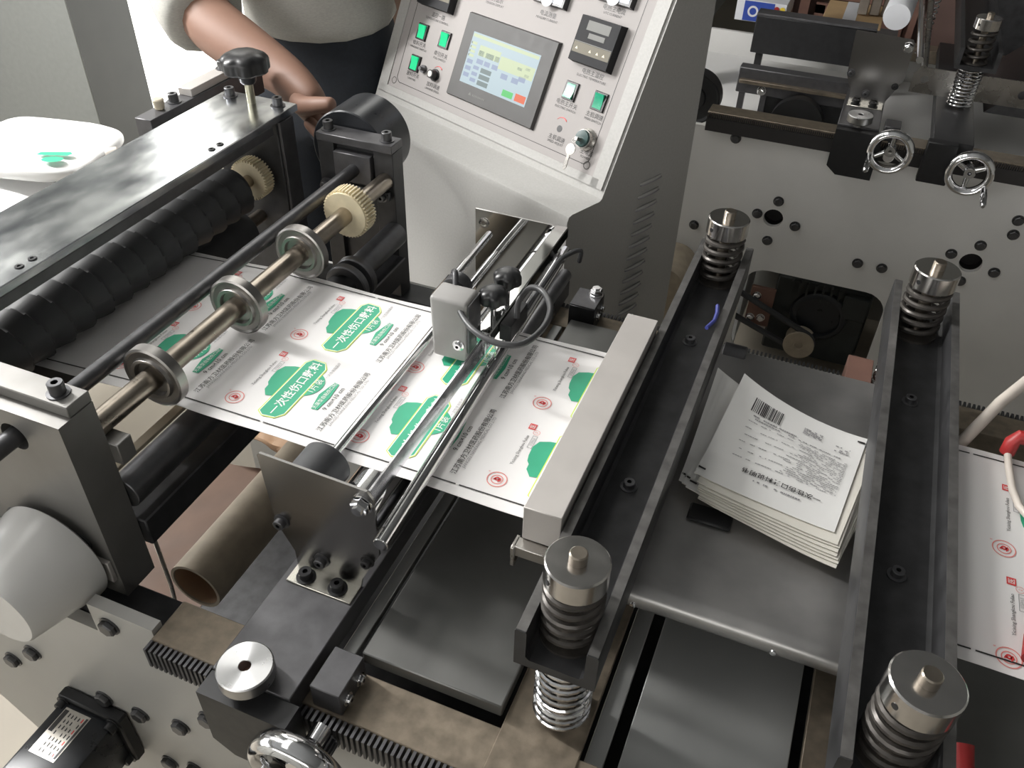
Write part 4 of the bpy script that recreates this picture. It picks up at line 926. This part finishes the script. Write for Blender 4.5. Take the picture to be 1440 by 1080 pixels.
# temperature controllers and meters
def controller(x0, x1, s0, s1):
    c = part(cb, 'temperature_controller', pbox(MB(), x0, x1, s0, s1, 0.002, 0.020, 0, 0.002), M('controller_plastic', (0.022, 0.022, 0.024), 0.6, 0, 0.08, 60, spec=0.2), local=True)
    w = x1 - x0; h = s1 - s0
    part(c, 'display_window', pbox(pbox(MB(), x0 + 0.22 * w, x0 + 0.78 * w, s0 + 0.70 * h, s0 + 0.90 * h, 0.020, 0.0204), x0 + 0.32 * w, x0 + 0.72 * w, s0 + 0.54 * h, s0 + 0.65 * h, 0.020, 0.0204), m_lcd, local=True)
    part(c, 'key_strip', pbox(pbox(MB(), x0 + 0.04 * w, x0 + 0.96 * w, s0 + 0.20 * h, s0 + 0.42 * h, 0.020, 0.0203), x0 + 0.04 * w, x0 + 0.96 * w, s0 + 0.425 * h, s0 + 0.44 * h, 0.020, 0.0206, 1), [M('olive_strip', (0.14, 0.125, 0.09), 0.6, 0, 0.05, 60), m_lcd], local=True)
    q = MB()
    for k in range(4):
        xx = x0 + w * (0.14, 0.48, 0.66, 0.82)[k]; q.poly([pp(xx - 0.003, s0 + 0.27 * h, 0.0206), pp(xx + 0.003, s0 + 0.27 * h, 0.0206), pp(xx, s0 + 0.33 * h, 0.0206)])
    part(c, 'arrow_marks', q, m_nylon, local=True, flat=True)
controller(-0.1675, -0.0735, 0.208, 0.290); controller(-0.6015, -0.5015, 0.2125, 0.305)
for x0, x1, s0 in ((-0.3035, -0.2185, 0.285), (-0.1575, -0.0755, 0.3185)):
    mt = part(cb, 'panel_meter', pbox(MB(), x0, x1, s0, s0 + 0.085, 0.002, 0.014, 0, 0.002), m_plastic, local=True)
    part(mt, 'meter_glass', pbox(MB(), x0 + 0.006, x1 - 0.006, s0 + 0.006, s0 + 0.079, 0.014, 0.0146), m_meter, local=True)
    part(mt, 'needle_boss', pcyl(MB(), (x0 + x1) / 2, s0 + 0.010, 0.0146, 0.016, 0.014), m_boxw, local=True)
# side louvres
V = []; F = []; nn = 14
for i in range(nn + 1):
    a = -1 + 2 * i / nn; y = 0.032 * a; h = max(0.0, 1 - a * a) ** 0.5
    V += [(0.0, y, 0.002), (0.006 * h, y, 0.0005 + 0.004 * h), (0.0075 * h, y, -0.003 + 0.003 * h), (0.0005, y, -0.0035)]
for i in range(nn):
    for j in range(3): F.append((i * 4 + j, i * 4 + j + 1, (i + 1) * 4 + j + 1, (i + 1) * 4 + j))
LOUV = MB().add(V, F).mesh('louvre', m_cab)
LIP_SHADE = MB().tube([(0.0012 + 0.0066 * max(0, 1 - (i / 7) ** 2) ** 0.5, 0.032 * i / 7, -0.004 + 0.003 * max(0, 1 - (i / 7) ** 2) ** 0.5) for i in range(-7, 8)], 0.0013, 6).mesh('louvre_shadow', m_grey)  # dark arc standing in for the shadow line under each louvre
for k in range(13):
    z = 0.914 - 0.0262 * k
    lv = inst(cb, 'louvre', LOUV, (0.0, 0.2335 - 0.0022 * k, z), local=True)
    inst(lv, 'louvre_shadow', LIP_SHADE, (0, 0, 0), local=True)

# ------------------------------------------------------------------ second machine across the aisle
def rrect(x0, x1, z0, z1, r, n=6):
    P = []
    for cx, cz, a0 in ((x1 - r, z1 - r, 0), (x0 + r, z1 - r, 90), (x0 + r, z0 + r, 180), (x1 - r, z0 + r, 270)):
        for i in range(n + 1): a = math.radians(a0 + 90 * i / n); P.append((cx + r * math.cos(a), cz + r * math.sin(a)))
    return P
f2 = thing('machine_frame', (0.3, 2.7, 0), 'second white machine frame behind the springs with bolts and a motor cutout', 'machine')
o2 = [(-0.42, 0.757), (1.4, 0.757), (1.4, 0.04), (-0.95, 0.04), (-0.95, 0.60), (-0.60, 0.757)]
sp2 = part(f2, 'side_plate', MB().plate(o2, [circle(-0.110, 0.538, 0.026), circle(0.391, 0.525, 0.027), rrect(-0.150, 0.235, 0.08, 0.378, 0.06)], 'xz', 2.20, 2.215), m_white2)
for x, z in ((-0.1064, 0.5895), (-0.1534, 0.5431), (-0.0496, 0.5283), (-0.1112, 0.4699), (0.1312, 0.459), (0.1931, 0.4594), (0.3962, 0.578), (0.4505, 0.513), (0.384, 0.4699), (0.34, 0.54), (-0.249, 0.7508 - 0.012), (-0.3159, 0.4706), (0.4555, 0.6226), (0.4527, 0.661), (-0.22, 0.4706), (0.52, 0.60)):
    inst(sp2, 'hex_bolt', HEX, (x, 2.20, z), FRONT)
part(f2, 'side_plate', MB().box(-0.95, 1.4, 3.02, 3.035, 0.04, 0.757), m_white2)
rl = part(f2, 'guide_rail', MB().box(-0.33, 1.4, 2.191, 2.247, 0.762, 0.80, bev=0.001), m_rail)
part(rl, 'rack_teeth', rack_teeth(-0.33, 0.60, 2.184, 2.191, 0.782, 0.797, 0.005), m_ink, kind='stuff')
part(rl, 'rack_bar', MB().box(-0.33, 1.4, 2.1845, 2.1905, 0.752, 0.786), m_ink)
part(f2, 'guide_rail', MB().box(-0.33, 1.4, 2.96, 3.02, 0.762, 0.80, bev=0.001), m_rail)
part(f2, 'deck_sheet', MB().box(-0.50, 1.3, 2.25, 2.96, 0.69, 0.70), m_white2)
part(f2, 'inner_wall', MB().box(-0.9, 1.3, 2.62, 2.64, 0.04, 0.69), m_wall)
for cx, cz in ((-0.110, 0.538), (0.391, 0.525)): part(sp2, 'hole_liner', MB().lathe((cx, 2.2155, cz), (cx, 2.26, cz), [(0.029, 0), (0.029, 0.03), (0, 0.03)], 20), m_ink)
part(f2, 'inner_side', MB().box(-0.152, -0.142, 2.25, 2.60, 0.06, 0.42), m_boxw)
t = thing('belt_motor', (0.07, 2.35, 0.08), 'dark finned motor with pulley showing through the cutout', 'motor')
part(t, 'housing', MB().box(-0.060, 0.205, 2.262, 2.55, 0.08, 0.338, bev=0.006), m_mgreen)
part(t, 'fan_guard', MB().lathe((0.075, 2.262, 0.235), (0.075, 2.24, 0.235), [(0.080, 0), (0.078, 0.012), (0.070, 0.018), (0.062, 0.018), (0.060, 0.006), (0, 0.006)], 40), m_blk)
for k in range(7):
    part(t, 'cooling_fin', MB().box(-0.02 + k * 0.022, -0.014 + k * 0.022, 2.248, 2.264, 0.285, 0.335), m_mgreen)
part(t, 'pulley', MB().lathe((0.045, 2.262, 0.148), (0.045, 2.205, 0.148), [(0.042, 0), (0.042, 0.008), (0.034, 0.018), (0.034, 0.03), (0.044, 0.042), (0.044, 0.05), (0.014, 0.05), (0.012, 0.046), (0, 0.046)], 36), m_core)
part(t, 'terminal_box', MB().box(0.130, 0.20, 2.245, 2.27, 0.25, 0.325, bev=0.003), m_mgreen)
part(t, 'terminal_plate', MB().box(-0.125, -0.055, 2.25, 2.262, 0.16, 0.29, bev=0.002), m_tile)
for x, z in ((-0.105, 0.262), (-0.110, 0.185), (-0.08, 0.19)): inst(t, 'chrome_screw', HEXC, (x, 2.25, z), FRONT)
bl = MB(); bl.tube([(0.045 + 0.037 * math.cos(a), 2.232, 0.148 + 0.037 * math.sin(a)) for a in [math.radians(60 - 6 * i) for i in range(35)]] + [(-0.46, 2.232, 0.30), (-0.52, 2.232, 0.36), (-0.46, 2.232, 0.40)], 0.009, 8, closed=True)
solo('drive_belt', bl, m_rubber, (-0.1, 2.232, 0.25), 'black drive belt running from the motor pulley behind the beam', 'belt')
carriage(0.457, 1.811, 'of the second machine', 1.20, 'chrome handwheel of the second machine nearer the cabinet', wheel_rot=1.57, hrot=3.3)
solo('roller_end', MB().lathe((0.058, 2.62, 0.97), (0.075, 2.90, 0.985), [(0, 0), (0.034, 0.002), (0.036, 0.01), (0.036, 0.16), (0.024, 0.18), (0.024, 0.3)], 26), m_boxw, (0.06, 2.7, 0.93), 'pale round roller end behind the gunmetal end plate', 'roller')
solo('guide_rod', MB().cyl((0.130, 2.32, 0.96), (0.115, 2.95, 0.96), 0.0085, n=18), m_chrome, (0.12, 2.6, 0.96), 'chrome rod on the second machine beside its end plate', 'rod')
solo('guide_rod', MB().cyl((0.148, 2.36, 0.93), (0.140, 2.95, 0.97), 0.0085, n=18), m_steel, (0.145, 2.6, 0.95), 'dull rod beside the chrome rod of the second machine', 'rod')
t = thing('slide_clamp', (0.25, 2.18, 0.715), 'black slide clamp on the second machine below its chrome spring', 'clamp')
part(t, 'clamp_block', MB().box(0.195, 0.262, 2.145, 2.1725, 0.735, 0.835, bev=0.002), m_blackp)
part(t, 'slide_bar', MB().box(0.205, 0.295, 2.173, 2.95, 0.8005, 0.832, bev=0.001), m_dark)
handwheel(0.300, 2.129, 0.785, 'chrome handwheel of the second machine nearer the right edge', 2.6, hrot=-0.5)
spring_post(0.258, 2.42, 'chrome spring post on the second machine near the top right corner', 1.05, 0.832, 4)
t = thing('press_beam', (0.262, 2.7, 0.933), 'black channel beam of the second machine under its spring nut', 'beam')
part(t, 'channel', MB().prism([(0.215, 0.933), (0.310, 0.933), (0.310, 0.983), (0.300, 0.983), (0.300, 0.943), (0.225, 0.943), (0.225, 0.983), (0.215, 0.983)], 'xz', 2.385, 3.05), m_dark)
t = thing('angle_bracket', (0.30, 2.5, 0.80), 'bent grey steel bracket with holes behind the second chrome spring', 'bracket')
part(t, 'sheet', MB().plate([(0.135, 0.832), (0.44, 0.832), (0.455, 0.845), (0.43, 0.898), (0.15, 0.898), (0.135, 0.88)], [circle(0.165, 0.868, 0.010), circle(0.43 - 0.03, 0.865, 0.011)], 'xz', 2.475, 2.479), m_steel)
part(t, 'stiffener', MB().prism([(0.33, 0.8005), (0.50, 0.8005), (0.50, 0.93), (0.48, 0.95)], 'xz', 2.50, 2.85), m_gun)
solo('spring_coil', MB().helix((0.155, 2.90), 0.80, 1.02, 0.012, 0.0028, 14), m_chrome, (0.155, 2.9, 0.8), 'small bright coil spring far back on the second machine', 'spring')
t = thing('side_guide', (-0.15, 2.72, 0.80), 'long black guide with grey top edge on the second machine', 'guide')
part(t, 'guide_body', MB().box(-0.315, 0.02, 2.70, 2.75, 0.800, 0.905, bev=0.002), m_blackp)
for x in (-0.29, -0.01): part(t, 'guide_foot', MB().box(x - 0.01, x + 0.01, 2.725, 2.745, 0.70, 0.80), m_blackp)
part(t, 'guide_edge', MB().box(-0.315, 0.02, 2.70, 2.755, 0.9052, 0.912, bev=0.001), m_blued)
t = thing('feed_bar', (-0.15, 2.45, 0.70), 'brown-grey steel feed bar on legs above the pale deck', 'bar')
part(t, 'bar_body', MB().box(-0.302, 0.02, 2.43, 2.47, 0.775, 0.843, bev=0.002), m_blued)
part(t, 'bar_ledge', MB().box(-0.295, 0.02, 2.415, 2.43, 0.805, 0.815, bev=0.001), m_rail)
part(t, 'back_web', MB().box(-0.22, 0.02, 2.47, 2.475, 0.70, 0.775), m_dark)
for x in (-0.285, -0.225): part(t, 'leg', MB().box(x - 0.008, x + 0.008, 2.44, 2.458, 0.70, 0.775), m_blued)
inst(t, 'chrome_hex_nut', HEXC, (-0.232, 2.43, 0.788), FRONT)
solo('idler_wheel', MB().lathe((-0.385, 2.26, 0.80), (-0.385, 2.30, 0.80), [(0, 0), (0.03, 0), (0.032, 0.006), (0.060, 0.006), (0.066, 0.0), (0.070, 0.0), (0.070, 0.04), (0, 0.04)], 40), m_blackp, (-0.385, 2.28, 0.80), 'black idler wheel half hidden behind the cabinet side', 'wheel')
solo('sunk_wheel', MB().lathe((-0.12, 2.40, 0.735), (-0.12, 2.36, 0.735), [(0, 0), (0.068, 0), (0.07, 0.003), (0.07, 0.037), (0, 0.037)], 36), m_blackp, (-0.12, 2.38, 0.70), 'dark round wheel sunk in the deck below the feed bar', 'wheel')
solo('steel_upright', MB().box(-0.505, -0.435, 2.62, 2.68, 0.70, 2.3, bev=0.004), m_dark, (-0.47, 2.65, 0.70), 'dark steel upright just right of the cabinet top', 'post')
t = thing('carton', (-0.34, 3.10, 0.80), 'white and blue printed carton on the far rail', 'box')
part(t, 'carton_body', MB().box(-0.42, -0.262, 3.0, 3.22, 0.801, 0.865, bev=0.001), m_boxw)
part(t, 'blue_side', MB().box(-0.395, -0.300, 2.9985, 3.0, 0.803, 0.863), m_boxb)
part(t, 'ring_mark', MB().lathe((-0.365, 2.9984, 0.833), (-0.365, 2.997, 0.833), [(0.011, 0), (0.011, 0.001), (0.017, 0.001), (0.017, 0)], 22), m_boxw)
part(t, 'red_dot', MB().cyl((-0.292, 2.9985, 0.848), (-0.292, 2.997, 0.848), 0.008, n=14), m_redpl)
part(t, 'yellow_dot', MB().cyl((-0.274, 2.9985, 0.848), (-0.274, 2.997, 0.848), 0.008, n=14), M('yellow_print', (0.75, 0.55, 0.05), 0.5, 0, 0.05, 30))
t = thing('carton', (-0.05, 3.05, 0.80), 'flat tan carton lying behind the black guide', 'box')
part(t, 'carton_body', MB().box(-0.15, 0.03, 2.98, 3.25, 0.801, 0.835, bev=0.002), m_cart)
part(t, 'tape', MB().box(-0.09, -0.05, 2.979, 3.251, 0.8345, 0.8356), m_boxw)
for k, (x0, x1, y) in enumerate(((-0.33, 0.15, 3.62), (-0.27, 0.11, 3.60), (-0.21, 0.07, 3.58))):
    t = thing('door_frame', ((x0 + x1) / 2, y, 0), ('outermost', 'middle', 'innermost')[k] + ' of the nested brown wooden frames in the background', 'frame', None)
    part(t, 'left_stile', MB().box(x0, x0 + 0.035, y, y + 0.016, 0, 0.83 - 0.05 * k), m_tile)
    part(t, 'right_stile', MB().box(x1 - 0.035, x1, y, y + 0.016, 0, 0.83 - 0.05 * k), m_tile)
    part(t, 'top_rail', MB().box(x0, x1, y, y + 0.016, 0.80 - 0.05 * k, 0.835 - 0.05 * k), m_tile)
solo('brown_board', MB().box(-0.36, 0.5, 3.65, 3.68, 0, 1.15, bev=0.002), M('dull_brown_board', (0.16, 0.10, 0.085), 0.7, 0, 0.12, 10), (0.07, 3.66, 0), 'dull brown board standing behind the nested frames', 'board')
for k in range(4):
    solo('timber_board', MB().box(-0.052 + 0.036 * k, -0.022 + 0.036 * k, 3.10 + 0.01 * k, 3.125 + 0.01 * k, 0.84, 1.25, bev=0.002), M('grey_timber', (0.30, 0.26, 0.22), 0.7, 0, 0.15, 30), (-0.037 + 0.036 * k, 3.11, 0.84), ('first', 'second', 'third', 'fourth')[k] + ' grey timber board from the left above the tan carton', 'board', 'leaning timber boards')
solo('aisle_motor', MB().lathe((-0.345, 2.02, 0.36), (-0.345, 2.18, 0.36), [(0, 0), (0.03, 0), (0.055, 0.008), (0.062, 0.02), (0.062, 0.15), (0, 0.15)], 32).box(-0.38, -0.31, 2.06, 2.16, 0.0, 0.31), m_core, (-0.345, 2.1, 0.0), 'dull brown round motor between cabinet and channel beam', 'motor')
solo('back_panel', MB().box(0.35, 1.6, 3.30, 3.34, 0, 1.5, bev=0.003), m_dark, (0.95, 3.32, 0), 'dark panel behind the second machine at the top right', 'panel')

# ------------------------------------------------------------------ hoses at the right edge
t = thing('red_elbow', (0.285, 0.905, 0.975), 'red plastic hose elbow at the right edge over the web', 'fitting')
part(t, 'elbow', MB().tube([(0.278, 0.905, 0.958), (0.2785, 0.907, 0.974), (0.283, 0.909, 0.981), (0.33, 0.915, 0.983)], 0.0085, 14), m_redpl)
solo('air_hose', MB().tube([(0.278, 0.905, 0.960), (0.2785, 0.88, 0.9595), (0.281, 0.84, 0.9595), (0.287, 0.815, 0.9595), (0.30, 0.795, 0.9595), (0.33, 0.775, 0.9595)], 0.0042, 10), m_hose, (0.28, 0.85, 0.956), 'milky air hose curling from the red elbow over the web', 'hose')
solo('air_hose', MB().tube([(0.229, 0.917, 0.935), (0.27, 0.99, 0.965), (0.34, 1.10, 0.99)], 0.0075, 12), m_hose, (0.28, 1.0, 0.93), 'thick beige hose sloping down behind the right-hand web', 'hose')
t = thing('red_valve', (0.29, 0.60, 0.951), 'red plastic valve handle lying at the right edge on the web', 'valve')
part(t, 'handle', MB().tube([(0.287, 0.605, 0.962), (0.292, 0.63, 0.962), (0.305, 0.66, 0.962)], [0.008, 0.010, 0.008], 12), m_redpl)
solo('red_pipe', MB().tube([(0.262, 0.565, 0.86), (0.266, 0.545, 0.85), (0.285, 0.520, 0.85), (0.34, 0.50, 0.85)], 0.011, 12), m_redpl, (0.28, 0.53, 0.84), 'dark red pipe below the right-hand web edge', 'pipe')

# ------------------------------------------------------------------ sacks of finished goods at the left
tb = thing('goods_table', (-1.72, 1.2, 0), 'grey packing table under the white sacks', 'table')
part(tb, 'tabletop', MB().box(-2.05, -1.40, 0.90, 1.45, 0.55, 0.58, bev=0.003), m_bar)
for x in (-2.0, -1.45):
    for y in (0.95, 1.40): part(tb, 'leg', MB().box(x - 0.02, x + 0.02, y - 0.02, y + 0.02, 0, 0.55), m_bar)
m_sack = M('white_sack_film', (0.84, 0.84, 0.83), 0.38, 0, 0.02, 12, 0.06)
def sack(cx, cy, cz, sx, sy, sz, rot, seed, label):
    rnd = random.Random(seed); n, k = 36, 18; V = []; F = []
    ph = [(rnd.randint(2, 7), rnd.uniform(0, 6), rnd.uniform(1.5, 4)) for _ in range(5)]
    def pos(u, v):
        a = 2 * PI * u; e = -PI / 2 + PI * v
        ca, sa = math.cos(a), math.sin(a); g = lambda t, p: math.copysign(abs(t) ** p, t)
        x = g(ca, 0.45) * g(math.cos(e), 0.5); y = g(sa, 0.45) * g(math.cos(e), 0.5); z = g(math.sin(e), 0.75)
        w = sum(0.018 * math.sin(f * a + p + q_ * e) for f, p, q_ in ph)
        x, y, z = x * sx * (1 + w), y * sy * (1 + w), z * sz * (1 + 1.3 * w)
        return Vector((cx + x * math.cos(rot) - y * math.sin(rot), cy + x * math.sin(rot) + y * math.cos(rot), cz + z))
    for j in range(k + 1):
        for i in range(n): V.append(pos(i / n, 0.001 + 0.998 * j / k))
    for j in range(k):
        for i in range(n): i2 = (i + 1) % n; F.append((j * n + i, j * n + i2, (j + 1) * n + i2, (j + 1) * n + i))
    F += [tuple(range(n)), tuple(range(k * n, k * n + n))]
    t = thing('white_sack', (cx, cy, cz - sz), label, 'sack', 'white sacks heaped behind the machine')
    part(t, 'bag', MB().add(V, F), m_sack); return t
sack(-1.69, 1.20, 0.702, 0.25, 0.19, 0.108, 0.05, 1, 'plump white sack at the bottom of the heap by the pillar')
sack(-1.84, 1.17, 0.842, 0.105, 0.15, 0.020, 0.2, 2, 'flat white packet left of the printed packet on the heap')
s3 = sack(-1.58, 1.235, 0.846, 0.155, 0.125, 0.024, 0.22, 4, 'printed white packet with green marks on top of the heap')
q = MB(); aa = 0.42
U = Vector((math.cos(aa), math.sin(aa), 0)); Wv = Vector((-math.sin(aa), math.cos(aa), 0)); base = Vector((-1.475, 1.185, 0.8745))
q.poly([base + U * a + Wv * c for a, c in ((-0.035, -0.006), (0.030, -0.009), (0.037, 0.0), (0.030, 0.009), (-0.030, 0.008))], 0)
q.poly([base + U * (0.006 + 0.022 * math.cos(a)) + Wv * (-0.026 + 0.013 * math.sin(a)) for a in [i * PI / 8 for i in range(16)]], 0)
q.text('江苏南方卫材医药股份有限公司', 0.0105, base + Wv * 0.036 + U * -0.01, U, Wv, 1)
q.text('9 cm×10 cm', 0.010, base + Wv * 0.020 + U * 0.01, U, Wv, 2)
part(s3, 'packet_print', q, [m_green, m_grey, m_pink], flat=True)

# ------------------------------------------------------------------ the operator
def skin_mesh(name, nodes, edges, root=(0,), sub=2):
    me = bpy.data.meshes.new(name); me.from_pydata([n[0] for n in nodes], edges, [])
    o = bpy.data.objects.new(name, me); COL.objects.link(o)
    md = o.modifiers.new('skin', 'SKIN'); md.use_smooth_shade = True
    sv = me.skin_vertices[0].data
    for i, n in enumerate(nodes):
        r = n[1]; sv[i].radius = (r, r) if not isinstance(r, tuple) else r; sv[i].use_root = (i in root)
    ss = o.modifiers.new('sub', 'SUBSURF'); ss.levels = sub; ss.render_levels = sub
    bpy.context.view_layer.update()
    dg = bpy.context.evaluated_depsgraph_get(); m2 = bpy.data.meshes.new_from_object(o.evaluated_get(dg)); m2.name = name
    bpy.data.objects.remove(o); bpy.data.meshes.remove(me)
    m2.polygons.foreach_set('use_smooth', [True] * len(m2.polygons)); return m2
PB = Vector((-1.165, 1.73, 0))
pr_ = thing('person', (PB.x, PB.y, 0), 'operator in a grey checked shirt and navy trousers reaching over the machine', 'person')
def put(name, me, mat_, parent=pr_):
    me.materials.clear(); me.materials.append(mat_)
    me.transform(Matrix.Translation(-org(pr_)))
    o = bpy.data.objects.new(name, me); COL.objects.link(o); o.parent = parent; return o
x, y = PB.x, PB.y
KF = 1.22
N = [((x, y, 0.95), 0.125), ((x, y - 0.01, 1.10), 0.12), ((x, y - 0.05, 1.28), 0.135), ((x, y - 0.09, 1.40), 0.11), ((x, y - 0.12, 1.49), 0.052), ((x, y - 0.145, 1.56), 0.062), ((x, y - 0.155, 1.64), 0.082), ((x, y - 0.15, 1.71), 0.06),
     # right arm (image left): shoulder, elbow, wrist, palm
     ((x - 0.17, y - 0.10, 1.40), 0.062), ((x - 0.125, y - 0.265, 1.115), 0.062), ((x - 0.02, y - 0.310, 1.084), 0.062), ((x + 0.160, y - 0.360, 1.044), 0.042), ((x + 0.215, y - 0.385, 1.018), (0.054, 0.034)), ((x + 0.245, y - 0.398, 0.998), (0.050, 0.027)),
     # left arm
     ((x + 0.17, y - 0.09, 1.40), 0.062), ((x + 0.175, y + 0.08, 1.17), 0.046), ((x + 0.10, y + 0.19, 1.01), 0.030), ((x + 0.055, y + 0.22, 0.99), 0.034),
     # legs
     ((x - 0.09, y, 0.90), 0.095), ((x - 0.10, y - 0.01, 0.50), 0.060), ((x - 0.10, y + 0.02, 0.09), 0.040), ((x - 0.11, y - 0.12, 0.035), 0.036),
     ((x + 0.09, y, 0.90), 0.095), ((x + 0.10, y - 0.01, 0.50), 0.060), ((x + 0.10, y + 0.02, 0.09), 0.040), ((x + 0.11, y - 0.12, 0.035), 0.036)]
E = [(0, 1), (1, 2), (2, 3), (3, 4), (4, 5), (5, 6), (6, 7), (3, 8), (8, 9), (9, 10), (10, 11), (11, 12), (12, 13), (3, 14), (14, 15), (15, 16), (16, 17), (0, 18), (18, 19), (19, 20), (20, 21), (0, 22), (22, 23), (23, 24), (24, 25)]
# fingers of the right hand: four bent over the drum, thumb raised on the near side
ROOTS = [0]
pc = Vector((x + 0.245, y - 0.398, 0.998))
for k, (dy, L_) in enumerate(((-0.034, 0.90), (-0.011, 1.0), (0.012, 0.95), (0.034, 0.78))):
    i0 = len(N); ROOTS.append(i0)
    N += [((pc.x - 0.012, pc.y + dy * 0.9, pc.z + 0.004), 0.0135), ((pc.x + 0.022 * L_, pc.y + dy * 1.1, pc.z - 0.018), 0.0135), ((pc.x + 0.034 * L_, pc.y + dy * 1.1, pc.z - 0.052 * L_), 0.0125), ((pc.x + 0.028 * L_, pc.y + dy * 1.1, pc.z - 0.080 * L_), 0.0110)]
    E += [(i0, i0 + 1), (i0 + 1, i0 + 2), (i0 + 2, i0 + 3)]
i0 = len(N); ROOTS.append(i0)
N += [((x + 0.200, y - 0.400, 1.022), 0.022), ((x + 0.232, y - 0.432, 1.026), 0.020), ((x + 0.278, y - 0.452, 1.044), 0.0165), ((x + 0.318, y - 0.455, 1.054), 0.0130)]
E += [(i0, i0 + 1), (i0 + 1, i0 + 2), (i0 + 2, i0 + 3)]
# fingers of the left hand
for dy in (-0.02, 0.0, 0.02, 0.035):
    j0 = len(N); ROOTS.append(j0); N += [((x + 0.05, y + 0.22, 0.985 + dy), 0.011), ((x + 0.01, y + 0.23, 0.975 + dy), 0.010), ((x - 0.03, y + 0.22, 0.965 + dy), 0.009)]; E += [(j0, j0 + 1), (j0 + 1, j0 + 2)]
put('body', skin_mesh('body', N, E, ROOTS), m_skin)
SH = [((x + 0.005, y, 1.025), (0.200, 0.150)), ((x + 0.005, y - 0.005, 1.06), (0.198, 0.150)), ((x, y - 0.01, 1.10), (0.185, 0.150)), ((x, y - 0.05, 1.28), 0.152), ((x, y - 0.09, 1.40), 0.122), ((x, y - 0.11, 1.455), 0.072),
      ((x - 0.17, y - 0.10, 1.40), 0.078), ((x - 0.15, y - 0.235, 1.165), 0.102), ((x - 0.10, y - 0.275, 1.108), 0.096), ((x - 0.065, y - 0.290, 1.098), 0.092),
      ((x + 0.17, y - 0.09, 1.40), 0.078), ((x + 0.175, y + 0.08, 1.17), 0.066), ((x + 0.14, y + 0.14, 1.09), 0.056)]
put('shirt', skin_mesh('shirt', SH, [(0, 1), (1, 2), (2, 3), (3, 4), (4, 5), (4, 6), (6, 7), (7, 8), (8, 9), (4, 10), (10, 11), (11, 12)]), m_shirt)
TR = [((x + 0.005, y, 1.16), (0.150, 0.110)), ((x + 0.005, y, 1.05), (0.185, 0.132)), ((x + 0.01, y, 0.93), (0.195, 0.140)), ((x - 0.085, y, 0.84), 0.125), ((x - 0.10, y - 0.01, 0.50), 0.082), ((x - 0.10, y + 0.01, 0.08), 0.070), ((x + 0.105, y, 0.84), 0.125), ((x + 0.10, y - 0.01, 0.50), 0.082), ((x + 0.10, y + 0.01, 0.08), 0.070)]
put('trousers', skin_mesh('trousers', TR, [(0, 1), (1, 2), (2, 3), (3, 4), (4, 5), (2, 6), (6, 7), (7, 8)]), m_navy)
hd = Vector((x, y - 0.155, 1.64))
hr = MB().lathe((hd.x, hd.y + 0.02, hd.z - 0.02), (hd.x, hd.y + 0.02, hd.z + 0.12), [(0.088, 0), (0.097, 0.03), (0.095, 0.07), (0.075, 0.105), (0.04, 0.125), (0, 0.13)], 28)
part(pr_, 'hair', hr, m_hair)
for s_ in (-1, 1):
    part(pr_, 'eye', MB().lathe((hd.x + s_ * 0.030, hd.y - 0.078, hd.z), (hd.x + s_ * 0.030, hd.y - 0.085, hd.z), [(0.011, -0.004), (0.008, 0.003), (0, 0.005)], 12), m_plastic)
    part(pr_, 'ear', MB().lathe((hd.x + s_ * 0.080, hd.y, hd.z - 0.01), (hd.x + s_ * 0.092, hd.y + 0.004, hd.z - 0.01), [(0, 0), (0.018, 0.002), (0.020, 0.008), (0.008, 0.012), (0, 0.012)], 14), m_skin)
part(pr_, 'nose', MB().lathe((hd.x, hd.y - 0.075, hd.z + 0.005), (hd.x, hd.y - 0.098, hd.z - 0.028), [(0.006, 0), (0.011, 0.025), (0.013, 0.035), (0, 0.044)], 12), m_skin)
part(pr_, 'mouth', MB().tube([(hd.x - 0.022, hd.y - 0.074, hd.z - 0.050), (hd.x, hd.y - 0.081, hd.z - 0.052), (hd.x + 0.022, hd.y - 0.074, hd.z - 0.050)], [0.003, 0.005, 0.003], 8), M('lip', (0.36, 0.14, 0.11), 0.5))
part(pr_, 'belt_tag', MB().box(x - 0.055, x - 0.035, y - 0.127, y - 0.119, 0.925, 0.985, bev=0.002), m_hose, label='small pale tag hanging at the waist')
for s_ in (-1, 1):
    part(pr_, 'shoe', MB().box(x + s_ * 0.105 - 0.045, x + s_ * 0.105 + 0.045, y - 0.18, y + 0.075, 0.0, 0.075, bev=0.022, seg=3), m_plastic)
